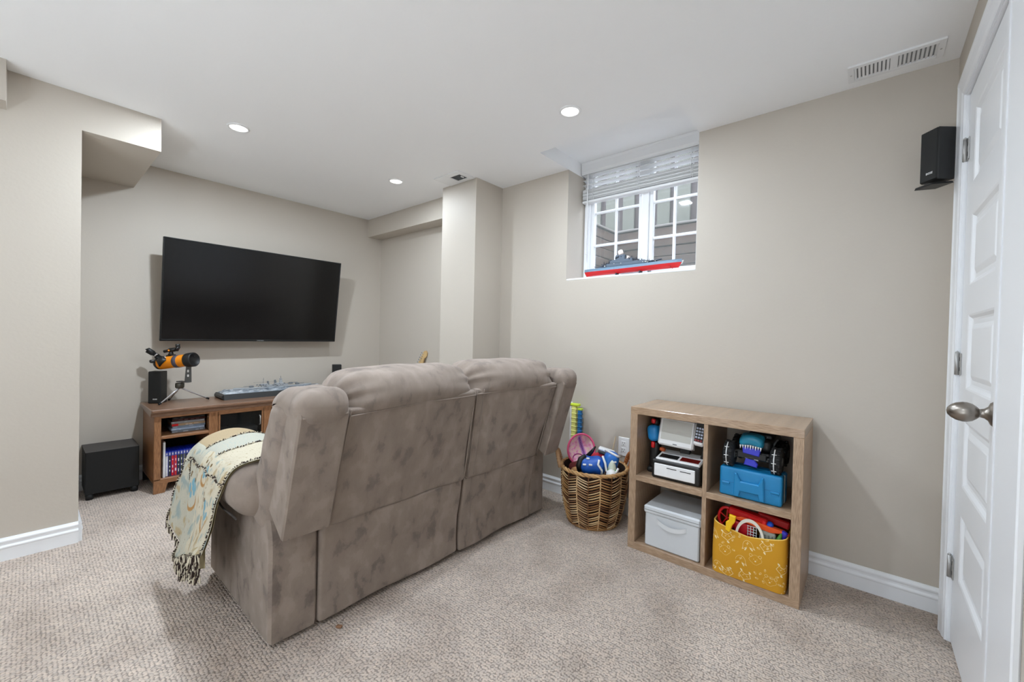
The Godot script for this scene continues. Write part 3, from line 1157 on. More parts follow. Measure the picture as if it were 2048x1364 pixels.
func _line(im: Image, a: Vector2, b: Vector2, r: int, c: Color) -> void:
	var n := int(a.distance_to(b)) + 1
	for k in n + 1:
		_dot(im, a.lerp(b, float(k) / n), r, c)

func _cr(p: Array, t: float) -> Vector3:      # Catmull-Rom through the rows
	var n := p.size() - 1
	var f := clampf(t, 0.0, 1.0) * n
	var i := mini(int(f), n - 1)
	var a: Vector3 = p[maxi(i - 1, 0)]; var b: Vector3 = p[i]; var c: Vector3 = p[i + 1]; var d: Vector3 = p[mini(i + 2, n)]
	return b.cubic_interpolate(c, a, d, f - i)

func drape(u: float, v: float) -> Vector3:
	# u runs forwards along the arm, v from the seat over the arm to the hem
	var x := lerpf(-1.685, -2.235, u)
	var front := clampf((u - 0.80) / 0.20, 0.0, 1.0)
	var drop := 0.05 * front * front
	var hem := [Vector2(0, 0.30), Vector2(0.2, 0.255), Vector2(0.42, 0.195), Vector2(0.62, 0.145), Vector2(0.74, 0.165), Vector2(0.86, 0.235), Vector2(1, 0.28)]
	var hy := 0.2
	for i in hem.size() - 1:
		if u >= hem[i].x:
			hy = lerpf(hem[i].y, hem[i + 1].y, smoothstep(0.0, 1.0, (u - hem[i].x) / (hem[i + 1].x - hem[i].x)))
	var slide := lerpf(-0.05, -0.11, minf(u * 1.6, 1.0))
	var gather := sin(u * 9.5 + 0.6) * 0.5 + sin(u * 21.0) * 0.22
	var rows := [
		v3(x, 0.50 - drop, -0.745), v3(x, 0.595 - drop, -0.715), v3(x, 0.642 - drop, -0.64), v3(x, 0.645 - drop, -0.55), v3(x, 0.605 - drop * 1.2, -0.462),
		v3(x - 0.01, 0.50 - drop, -0.430), v3(x + slide * 0.45, lerpf(0.5, hy, 0.5), -0.420 + 0.014 * gather), v3(x + slide, hy, -0.396 + 0.024 * gather - 0.02 * front)]
	for i in [0, 1, 2, 3]:
		rows[i].x += 0.085 * (1.0 - u)
	rows[4].x += 0.035 * (1.0 - u)
	var p := _cr(rows, v)
	var hang := smoothstep(0.66, 0.95, v)
	# deep fold between the two hanging flaps
	p.z -= 0.045 * hang * exp(-pow((u - 0.74) / 0.07, 2.0))
	p.y += 0.004 * sin(u * 19.0 + v * 11.0) * (1.0 - hang)
	p.z += 0.003 * sin(u * 31.0 + v * 17.0)
	return p

func build_blanket() -> void:
	var t := thing("throw_blanket", "cream and pale blue patchwork throw with dark fringes over the loveseat arm", "blanket", Vector3.ZERO)
	var m := mat(Color.WHITE, 0.95)
	m.albedo_texture = blanket_image()
	m.cull_mode = BaseMaterial3D.CULL_DISABLED
	var st := mb(true)
	sheet(st, 72, 96, drape, false)
	obj("cloth", st, m, t)
	# inside of the cloth, a hair below it, so that it has thickness
	st = mb(true)
	sheet(st, 48, 60, func(u: float, v: float) -> Vector3:
		var p := drape(u, v)
		var q := v3(p.x, 0.50, -0.585)
		var d := (q - p); d.x = 0
		return p + d.normalized() * 0.006 if v < 0.7 else p + v3(0, 0, -0.006), true)
	obj("lining", st, mat(rgb(140, 124, 88), 0.95), t)
	# frayed seams between the patches
	var r := RandomNumberGenerator.new(); r.seed = 5
	var dark := mb(); var light := mb()
	var lines := []
	for k in 130: lines.append([0.36 + 0.02 * sin(k * 0.045), 0.10 + 0.46 * k / 129.0, Vector2(1, 0)])
	for k in 130: lines.append([0.62 + 0.02 * sin(k * 0.045), 0.10 + 0.46 * k / 129.0, Vector2(1, 0)])
	for k in 240: lines.append([k / 239.0, 0.655 + 0.006 * sin(k * 0.1), Vector2(0, 1)])
	for k in 90: lines.append([0.74 + 0.012 * sin(k * 0.2), 0.66 + 0.33 * k / 89.0, Vector2(1, 0)])
	for k in 150: lines.append([0.012, 0.35 + 0.64 * k / 149.0, Vector2(1, 0)])
	for k in 90: lines.append([0.985, 0.6 + 0.39 * k / 89.0, Vector2(1, 0)])
	for l in lines:
		var o := drape(l[0], l[1])
		var du := (drape(minf(l[0] + 0.01, 1.0), l[1]) - drape(maxf(l[0] - 0.01, 0.0), l[1])).normalized()
		var dv := (drape(l[0], minf(l[1] + 0.01, 1.0)) - drape(l[0], maxf(l[1] - 0.01, 0.0))).normalized()
		var n := dv.cross(du).normalized()
		if n.dot(o - v3(o.x, 0.40, -0.585)) < 0: n = -n
		var d: Vector3 = (du * l[2].x + dv * l[2].y) * r.randf_range(-1.0, 1.0) + n * r.randf_range(0.15, 0.5) + (du * l[2].y + dv * l[2].x) * r.randf_range(-0.5, 0.5)
		var e: Vector3 = o + d.normalized() * r.randf_range(0.005, 0.010)
		var tgt := dark if r.randf() < 0.62 else light
		tube(tgt, [o, (o + e) * 0.5 + n * 0.002, e], [0.0018, 0.0015, 0.0008], 4, false)
	# fringe along the hem, several folded layers of it
	for lay in 4:
		var cnt: int = [130, 90, 80, 70][lay]
		for k in cnt:
			var u: float = k / float(cnt - 1) * ([1.0, 0.66, 0.62, 0.58][lay]) + [0.0, 0.02, 0.03, 0.05][lay]
			var o := drape(u, 1.0) + v3(r.randf_range(-0.003, 0.003) - 0.008 * lay, 0.004 - 0.030 * lay, -0.008 * lay + 0.006)
			if o.y < 0.035: o.y = 0.035
			var e := o + v3(r.randf_range(-0.008, 0.012), -r.randf_range(0.018, 0.034), r.randf_range(-0.004, 0.008))
			var tgt := dark if (k + lay) % 2 == 0 else light
			tube(tgt, [o, (o + e) * 0.5 + v3(r.randf_range(-0.003, 0.003), 0, 0), e], [0.0034, 0.003, 0.0016], 5, false)
	for lay in 3:
		var sl := mb(true)
		sheet(sl, 40, 3, func(u: float, v: float) -> Vector3:
			var p := drape(0.02 + u * 0.62, 1.0)
			return p + v3(-0.008 * lay - 0.006, 0.03 - 0.030 * (lay + 1) * v - 0.004, -0.008 * (lay + 1)), false)
		obj("folded_layer", sl, mat(rgb(186, 172, 136), 0.95), t)
	var f1 := obj("fringe", dark, mat(rgb(52, 38, 32), 0.95), t)
	f1.set_meta("kind", "stuff")
	var f2 := obj("fringe", light, mat(rgb(214, 205, 184), 0.95), t)
	f2.set_meta("kind", "stuff")
# ------------------------------------------------------------------ television
func build_tv() -> void:
	# hangs tipped forwards: its foot stays near the wall, its head leans into the room
	var tilt := atan2(0.10, 0.725)
	var t := thing("television", "large black flat television hung on the wall and tipped slightly forward", "television", v3(-3.80, 0.995, -1.234))
	t.rotation = Vector3(0, PI / 2, 0)
	var g := Transform3D(Basis.from_euler(Vector3(tilt, 0, 0)), Vector3.ZERO)
	var w := 1.270; var h := 0.732
	var st := mb()
	box(st, g * Vector3.ZERO, Vector3.ZERO)
	st = mb()
	box(st, v3(0, h / 2, -0.012), v3(w, h, 0.024), 0.003, g)
	box(st, v3(0, h * 0.42, -0.036), v3(w * 0.72, h * 0.62, 0.035), 0.010, g)
	obj("casing", st, M.bezel, t)
	st = mb()
	var bw := 0.009
	box(st, v3(-w / 2 + bw / 2, h / 2, 0.002), v3(bw, h, 0.006), 0.0015, g)
	box(st, v3(w / 2 - bw / 2, h / 2, 0.002), v3(bw, h, 0.006), 0.0015, g)
	box(st, v3(0, h - bw / 2, 0.002), v3(w, bw, 0.006), 0.0015, g)
	box(st, v3(0, 0.007, 0.002), v3(w, 0.014, 0.006), 0.0015, g)
	obj("bezel", st, M.bezel, t)
	st = mb()
	box(st, v3(0, h / 2, 0.0005), v3(w - 0.018, h - 0.02, 0.001), 0.0, g)
	obj("screen", st, M.screen, t)
	text("SAMSUNG", 0.0105, M.grey, t, g * at(v3(0.005, 0.0072, 0.0052)))
	st = mb()
	box(st, v3(0, 0.34, -0.085), v3(0.32, 0.22, 0.03), 0.004)
	box(st, v3(0.11, 0.34, -0.055), v3(0.03, 0.40, 0.05), 0.003)
	box(st, v3(-0.11, 0.34, -0.055), v3(0.03, 0.40, 0.05), 0.003)
	obj("wall_bracket", st, M.black, t)

# ------------------------------------------------------------------ television stand
func build_stand() -> void:
	var t := thing("television_stand", "walnut brown television stand with open shelves and a glass door", "cabinet", v3(0, 0, 0))
	var xb := -3.895; var xf := -3.495; var z1 := -0.530; var z0 := -1.950; var top := 0.555
	var st := mb()
	# top with a moulded edge
	prism(st, [Vector2(xb - 0.005, top - 0.022), Vector2(xf - 0.002, top - 0.052), Vector2(xf + 0.003, top - 0.046), Vector2(xf + 0.006, top - 0.034), Vector2(xf + 0.016, top - 0.024), Vector2(xf + 0.026, top - 0.020), Vector2(xf + 0.030, top - 0.014), Vector2(xf + 0.030, top - 0.004), Vector2(xf + 0.026, top), Vector2(xb - 0.005, top)], z1 - z0 + 0.036, Transform3D(Basis.IDENTITY, v3(0, 0, z0 - 0.018)), 0.004)
	obj("top", st, M.walnut_top, t)
	st = mb()
	span(st, v3(xb, 0.085, z1 - 0.018), v3(xf - 0.02, top - 0.03, z1), 0.002)
	obj("side_panel", st, M.walnut_y, t)
	st = mb()
	span(st, v3(xb, 0.085, z0), v3(xf - 0.02, top - 0.03, z0 + 0.018), 0.002)
	obj("side_panel", st, M.walnut_y, t)
	st = mb()
	span(st, v3(xb, 0.06, z0), v3(xb + 0.006, top - 0.03, z1))
	obj("back_panel", st, M.black_matte, t)
	# face frame: stiles, rails
	for zz in [[z1 - 0.036, z1], [-0.879, -0.826], [-1.225, -1.175], [-1.640, -1.590], [z0, z0 + 0.036]]:
		st = mb()
		span(st, v3(xf - 0.022, 0.085, zz[0]), v3(xf, top - 0.045, zz[1]), 0.002)
		if zz[0] < -0.6 and zz[0] > -1.9:
			for g in 3:
				var zc: float = lerpf(zz[0], zz[1], 0.3 + g * 0.2)
				cyl(st, v3(xf, 0.10, zc), v3(xf, top - 0.06, zc), 0.0028, 6)
		obj("stile", st, M.walnut_y, t)
	for zz in [-0.835, -1.215, -1.60]:
		st = mb()
		span(st, v3(xb, 0.085, zz - 0.018), v3(xf - 0.02, top - 0.03, zz), 0.001)
		obj("divider", st, M.walnut_y, t)
	st = mb()
	span(st, v3(xf - 0.020, 0.062, z0), v3(xf, 0.094, z1), 0.002)
	obj("rail", st, M.walnut_z, t)
	st = mb()
	span(st, v3(xf - 0.020, top - 0.062, z0), v3(xf - 0.001, top - 0.040, z1), 0.002)
	obj("rail", st, M.walnut_z, t)
	st = mb()
	span(st, v3(xb, 0.066, z0), v3(xf - 0.018, 0.084, z1), 0.001)
	obj("shelf", st, M.walnut_z, t)
	st = mb()
	span(st, v3(xb, 0.354, -0.833), v3(xf - 0.004, 0.372, z1 - 0.02), 0.002)
	obj("shelf", st, M.walnut_z, t)
	st = mb()
	span(st, v3(xb, 0.274, -1.213), v3(xf - 0.03, 0.290, -0.855), 0.002)
	obj("shelf", st, M.walnut_z, t)
	st = mb()
	for y in [0.22, 0.26, 0.30, 0.42, 0.46, 0.50]:
		cyl(st, v3(xf - 0.06, y, -0.8345), v3(xf - 0.06, y, -0.8325), 0.004, 8)
	obj("shelf_peg_sockets", st, M.steel, t)
	# glazed door
	st = mb()
	var dy0 := 0.098; var dy1 := 0.512; var da := -1.172; var db := -0.882
	span(st, v3(xf - 0.018, dy1 - 0.036, da), v3(xf + 0.001, dy1, db), 0.003)
	span(st, v3(xf - 0.018, dy0, da), v3(xf + 0.001, dy0 + 0.036, db), 0.003)
	span(st, v3(xf - 0.018, dy0 + 0.036, da), v3(xf + 0.001, dy1 - 0.036, da + 0.012), 0.003)
	span(st, v3(xf - 0.018, dy0 + 0.036, db - 0.012), v3(xf + 0.001, dy1 - 0.036, db), 0.003)
	var dr := obj("door", st, M.walnut_z, t)
	st = mb()
	span(st, v3(xf - 0.012, dy0 + 0.034, da + 0.010), v3(xf - 0.008, dy1 - 0.034, db - 0.010))
	obj("pane", st, M.smoked, dr)
	st = mb(true)
	tube(st, [v3(xf - 0.004, 0.44, da + 0.026), v3(xf + 0.012, 0.435, da + 0.026), v3(xf + 0.012, 0.375, da + 0.026), v3(xf - 0.004, 0.37, da + 0.026)], 0.004, 8)
	obj("handle", st, M.steel, dr)
	# second door on the far side, hidden behind the loveseat
	st = mb()
	span(st, v3(xf - 0.018, dy0, -1.588), v3(xf + 0.001, dy1, -1.228), 0.003)
	obj("door", st, M.walnut_z, t)
	# bracket feet
	for f in [[xf, z1, -1, -1], [xf, z0, -1, 1], [xb, z1, 1, -1], [xb, z0, 1, 1]]:
		st = mb()
		var dz: float = f[3]
		prism(st, [Vector2(0, 0), Vector2(0.058, 0), Vector2(0.074, 0.066), Vector2(0, 0.066)], 0.022, Transform3D(Basis(v3(0, 0, dz), v3(0, 1, 0), v3(-dz, 0, 0)), v3(f[0] if f[2] * dz < 0 and false else (f[0] - 0.0 if dz > 0 else f[0] - 0.022), 0.0, f[1])) if f[0] == xf else Transform3D(Basis(v3(0, 0, dz), v3(0, 1, 0), v3(-dz, 0, 0)), v3(f[0] + 0.022 if dz > 0 else f[0], 0.0, f[1])), 0.002)
		obj("foot", st, M.walnut_y if f[0] == xf else M.black_matte, t)

func build_stand_things() -> void:
	# upright cases on the lower left shelf
	var names := ["white and black", "dark", "red", "red and grey", "black and grey", "dark green", "grey and white", "black and blue", "pale", "olive", "white", "dark grey", "cream", "brown"]
	var cols := [rgb(214, 214, 216), rgb(58, 60, 66), rgb(206, 40, 38), rgb(202, 58, 52), rgb(60, 60, 58), rgb(70, 78, 66), rgb(98, 100, 98), rgb(48, 56, 78), rgb(205, 210, 216), rgb(86, 84, 66), rgb(226, 224, 216), rgb(72, 70, 70), rgb(212, 204, 188), rgb(96, 76, 62)]
	var blue := mat(rgb(26, 48, 182), 0.25)
	var band := mat(rgb(96, 112, 204), 0.3)
	for k in 14:
		var z := -0.6065 - k * 0.0158
		var t := thing("game_case", "upright blue game case with a %s spine, number %d from the white console" % [names[k], k + 1], "game case", v3(-3.557, 0.0845, z), 0, "upright game cases on the lower shelf")
		var st := mb()
		box(st, v3(-0.066, 0.0855, 0), v3(0.132, 0.171, 0.0142), 0.0012)
		obj("case", st, blue, t)
		st = mb()
		box(st, v3(0.0006, 0.071, 0), v3(0.0012, 0.136, 0.0124), 0.0)
		obj("spine", st, mat(cols[k], 0.4), t)
		st = mb()
		box(st, v3(0.0006, 0.152, 0), v3(0.0012, 0.025, 0.0124), 0.0)
		obj("band", st, band, t)
		st = mb()
		var r := RandomNumberGenerator.new(); r.seed = 40 + k
		for j in 3:
			box(st, v3(0.0014, 0.03 + j * 0.035 + r.randf_range(0, 0.012), 0), v3(0.0006, r.randf_range(0.006, 0.022), r.randf_range(0.003, 0.007)), 0.0)
		box(st, v3(0.0014, 0.152, 0), v3(0.0006, 0.012, 0.006), 0.0)
		obj("printing", st, M.white_mark if k != 8 and k != 10 and k != 12 else M.dim_grey, t)
	var st := mb()
	prism(st, [Vector2(0, 0), Vector2(0.26, 0), Vector2(0.262, 0.235), Vector2(0.25, 0.243), Vector2(0.0, 0.243)], 0.013, Transform3D(Basis.IDENTITY, v3(-3.80, 0.0845, -0.5965)), 0.003)
	tag(obj("game_console", st, M.white), "slim white console panel standing at the left end of the game cases", "game console")
	# pile of cases on the shelf above
	var nm := [["grey", rgb(120, 126, 134)], ["blue white", rgb(168, 184, 206)], ["grey blue", rgb(132, 146, 164)], ["tan", rgb(168, 142, 112)], ["silver", rgb(158, 160, 164)], ["dark red", rgb(74, 38, 36)], ["black", rgb(28, 28, 30)], ["charcoal", rgb(52, 52, 54)], ["dark", rgb(36, 38, 42)]]
	var zc := -0.727
	for k in nm.size():
		var t := thing("film_case", "%s film case lying %s in the pile on the upper shelf" % [nm[k][0], ["lowest", "second from the bottom", "third from the bottom", "fourth from the bottom", "in the middle", "fourth from the top", "third from the top", "second from the top", "topmost"][k]], "film case", v3(-3.57 - 0.004 * (k % 3), 0.3725 + k * 0.0152, zc + 0.003 * sin(k * 2.1)), 0, "lying film cases on the upper shelf")
		st = mb()
		box(st, v3(-0.066, 0.0073, 0), v3(0.132, 0.0146, 0.186), 0.001)
		obj("case", st, mat(nm[k][1], 0.25), t)
		st = mb()
		var r := RandomNumberGenerator.new(); r.seed = 70 + k
		for j in 6:
			if r.randf() < 0.5: box(st, v3(0.0006, 0.0073 + r.randf_range(-0.002, 0.002), -0.075 + j * 0.03 + r.randf_range(-0.006, 0.006)), v3(0.001, r.randf_range(0.003, 0.007), r.randf_range(0.008, 0.034)), 0.0)
		obj("printing", st, mat(nm[k][1].lightened(0.35 if k < 5 else 0.15), 0.4), t)
		if k == 3:
			st = mb()
			box(st, v3(0.0008, 0.0073, 0.076), v3(0.0014, 0.0145, 0.034), 0.0)
			obj("label_strip", st, M.red, t)
	# boxes behind the glass
	var grey_box := mat(rgb(158, 162, 164), 0.5)
	for k in 2:
		var zz: float = [-0.945, -1.083][k]
		var t := thing("media_box", ["small grey media box at the left behind the glass door", "wider grey media box at the right behind the glass door"][k], "media box", v3(-3.66, 0.2905, zz))
		st = mb()
		box(st, v3(0, 0.026 + 0.002 * k, 0), v3(0.16, 0.052 + 0.004 * k, [0.105, 0.155][k]), 0.004)
		obj("body", st, grey_box, t)
		st = mb()
		box(st, v3(0.081, 0.02, 0), v3(0.002, 0.006, [0.09, 0.13][k]), 0.0)
		obj("slot", st, M.dim_grey, t)
	# speakers on the stand
	for k in 2:
		var p: Vector3 = [v3(-3.815, 0.555, -0.596), v3(-3.79, 0.555, -1.890)][k]
		var t := thing("speaker", ["small black bookshelf speaker on the stand behind the telescope", "small black speaker on the stand, peeping over the loveseat"][k], "speaker", p, deg_to_rad([52.0, 68.0][k]), "small black speakers")
		_speaker(t, 0.078, 0.225, 0.072)
	# telescope
	var te := thing("telescope", "small orange and black tabletop telescope on chrome tripod legs", "telescope", Vector3.ZERO)
	var cap := v3(-3.60, 0.870, -0.760); var rear := v3(-3.812, 0.834, -0.600)
	var d := (cap - rear).normalized()
	var sx := d.cross(Vector3.UP).normalized()
	var upv := sx.cross(d)
	var L := cap.distance_to(rear)
	var f := Transform3D(Basis(sx, d, sx.cross(d)), rear)
	st = mb(true)
	lathe(st, [Vector2(0.0425, 0.015), Vector2(0.0435, 0.03), Vector2(0.0435, L * 0.60)], f, 36)
	lathe(st, [Vector2(0.0435, L * 0.60), Vector2(0.0435, L * 0.82)], f, 36)
	obj("tube", st, M.orange, te)
	st = mb(true)
	lathe(st, [Vector2(0.0435, L * 0.49), Vector2(0.0455, L * 0.495), Vector2(0.0455, L * 0.60), Vector2(0.0435, L * 0.605)], f, 36)
	obj("band", st, M.grey_band, te)
	st = mb(true)
	lathe(st, [Vector2(0.0, -0.022), Vector2(0.028, -0.018), Vector2(0.042, 0.0), Vector2(0.0445, 0.012), Vector2(0.0425, 0.016)], f, 36)
	obj("rear_cap", st, M.black, te)
	st = mb(true)
	lathe(st, [Vector2(0.0435, L * 0.80), Vector2(0.0495, L * 0.81), Vector2(0.0505, L * 0.86), Vector2(0.0505, L - 0.004), Vector2(0.0475, L), Vector2(0.044, L + 0.001), Vector2(0.043, L - 0.002), Vector2(0.0, L - 0.002)], f, 40)
	var lc := obj("front_cap", st, M.black, te)
	st = mb()
	box(st, f * v3(0.0, L, 0.022), v3(0.02, 0.006, 0.008), 0.002)
	obj("tab", st, M.black, lc)
	# focuser and slanted eyepiece
	var e0 := rear + d * 0.035 + sx * 0.018 + upv * 0.02
	var ep := v3(-3.80, 0.931, -0.535)
	st = mb(true)
	tube(st, [rear + d * 0.07 + sx * 0.03 + upv * -0.004, rear + d * 0.045 + sx * 0.03 + upv * 0.03], [0.036, 0.028], 20)
	tube(st, [rear + d * 0.055 + sx * 0.03 + upv * 0.012, rear + d * 0.01 + sx * 0.012 + upv * 0.045, v3(-3.795, 0.892, -0.585)], [0.024, 0.019, 0.016], 16)
	obj("focuser", st, M.black, te)
	st = mb(true)
	tube(st, [v3(-3.795, 0.890, -0.588), v3(-3.797, 0.905, -0.568), v3(-3.799, 0.907, -0.566), ep, ep + v3(0, 0.003, -0.003) * -1.0], [0.013, 0.014, 0.018, 0.019, 0.012], 18)
	obj("eyepiece", st, M.black, te)
	st = mb(true)
	tube(st, [v3(-3.795, 0.893, -0.5845), v3(-3.796, 0.899, -0.577)], 0.0165, 18)
	obj("chrome_collar", st, M.chrome, te)
	st = mb(true)
	lathe(st, [Vector2(0.0135, -0.008), Vector2(0.0135, 0.002), Vector2(0.012, 0.004), Vector2(0.0, 0.0045)], Transform3D(Basis(Quaternion(Vector3.UP, v3(0.95, 0.1, 0.28).normalized())), v3(-3.742, 0.872, -0.616)), 18)
	lathe(st, [Vector2(0, 0), Vector2(0.004, 0.0), Vector2(0.012, 0.02), Vector2(0.010, 0.026), Vector2(0, 0.027)], at(v3(-3.785, 0.842, -0.575), 60, 20, 60), 14)
	obj("focus_knob", st, M.white_mark, te)
	st = mb(true)
	soft(st, v3(0.030, 0.022, 0.030), 0.009, 3, at(v3(-3.79, 0.852, -0.560)))
	obj("focus_wheel", st, M.black, te)
	# finder
	var fm := rear + d * (L * 0.36) + upv * 0.0445
	st = mb(true)
	tube(st, [fm + d * -0.03, fm + d * 0.03], 0.009, 10)
	tube(st, [fm + upv * 0.005, fm + upv * 0.032 + d * 0.006], [0.018, 0.010], 10)
	tube(st, [fm + upv * 0.036 - d * 0.045, fm + upv * 0.038 - d * 0.02, fm + upv * 0.040, fm + upv * 0.042 + d * 0.045], [0.011, 0.010, 0.016, 0.014], 14)
	tube(st, [fm + upv * 0.036 + d * 0.045, fm + upv * 0.058 + d * 0.068], [0.014, 0.010], 12)
	tube(st, [fm + upv * 0.055 + d * 0.058, fm + upv * 0.076 + d * 0.060], [0.013, 0.014], 14)
	obj("finder", st, M.black, te)
	st = mb(true)
	soft(st, v3(0.012, 0.012, 0.012), 0.005, 3, at(fm + upv * 0.039 - d * 0.004 + v3(0.014, 0, 0.008)))
	obj("red_dot_switch", st, M.orange, te)
	# bracket and tripod
	var hub := v3(-3.735, 0.680, -0.705)
	st = mb()
	prism(st, [Vector2(-0.020, 0.0), Vector2(0.020, 0.0), Vector2(0.018, 0.115), Vector2(-0.012, 0.12)], 0.006, at(v3(-3.664, 0.707, -0.738), 0, 74))
	obj("bracket", st, M.dark_metal, te)
	st = mb()
	box(st, Vector3.ZERO, v3(0.105, 0.007, 0.034), 0.002, at(v3(-3.694, 0.707, -0.720), 0, 25))
	obj("bracket_foot", st, M.dark_metal, te)
	st = mb()
	for y in [0.752, 0.785]:
		soft(st, v3(0.011, 0.018, 0.0085), 0.004, 2, at(v3(-3.6545, y, -0.7355), 0, 74))
	obj("bracket_slot", st, M.white_mark, te)
	st = mb(true)
	lathe(st, [Vector2(0.0, -0.022), Vector2(0.022, -0.022), Vector2(0.027, -0.014), Vector2(0.027, 0.012), Vector2(0.024, 0.016), Vector2(0.0, 0.017)], at(hub), 8)
	obj("tripod_hub", st, M.grey_metal, te)
	st = mb(true)
	tube(st, [hub + v3(0.0, 0.016, -0.012), hub + v3(0.0, 0.03, -0.012)], [0.003, 0.007], 8)
	obj("clamp_screw", st, M.steel, te)
	for q in [v3(-3.673, 0.559, -0.579), v3(-3.758, 0.559, -0.885), v3(-3.872, 0.559, -0.668)]:
		st = mb(true)
		var k0 := hub + v3(0, -0.018, 0)
		tube(st, [k0, k0.lerp(q, 0.45), k0.lerp(q, 0.455), k0.lerp(q, 0.93)], [0.0052, 0.0052, 0.0042, 0.0042], 10)
		var lg := obj("leg", st, M.silver, te)
		st = mb(true)
		tube(st, [k0.lerp(q, 0.90), q + v3(0, 0.003, 0)], 0.0068, 10)
		obj("rubber_tip", st, M.rubber, lg)
	# warship in a resin sea on a black plinth
	var sh := thing("ship_diorama", "grey model warship on a carved sea with a black plinth on the stand", "model ship", v3(-3.752, 0.555, -1.34))
	st = mb()
	prism(st, [Vector2(-0.115, 0), Vector2(0.115, 0), Vector2(0.104, 0.040), Vector2(-0.104, 0.040)], 0.80, Transform3D(Basis.IDENTITY, v3(0, 0, -0.40)), 0.012)
	obj("plinth", st, mat(rgb(36, 37, 37), 0.4), sh)
	st = mb(true)
	var nz := FastNoiseLite.new(); nz.seed = 2; nz.frequency = 14.0; nz.fractal_octaves = 3
	sheet(st, 26, 90, func(u: float, v: float) -> Vector3:
		var x := lerpf(-0.092, 0.092, u); var z := lerpf(0.385, -0.385, v)
		var edge := minf(minf(u, 1 - u) * 12.0, minf(v, 1 - v) * 40.0)
		var y := 0.052 + 0.016 * nz.get_noise_2d(x * 1.0, z * 0.8) + 0.006 * exp(-pow(x / 0.03, 2.0))
		if edge < 1.0: y = lerpf(0.034, y, sqrt(clampf(edge, 0, 1)))
		return v3(x, y, z), true)
	var sea := mat(Color.WHITE, 0.3)
	sea.albedo_texture = noise_tex(256, 0.02, 31, [[0.0, rgb(58, 66, 74)], [0.4, rgb(112, 120, 128)], [0.6, rgb(168, 174, 180)], [1.0, rgb(220, 222, 224)]], 5)
	sea.uv1_triplanar = true
	sea.uv1_scale = Vector3(5, 5, 2.2)
	obj("sea", st, sea, sh)
	var gm := mat(rgb(158, 160, 162), 0.6)
	_warship(sh, v3(0, 0.056, 0.0), 0.60, 0.040, gm, mat(rgb(108, 112, 116), 0.6), false)

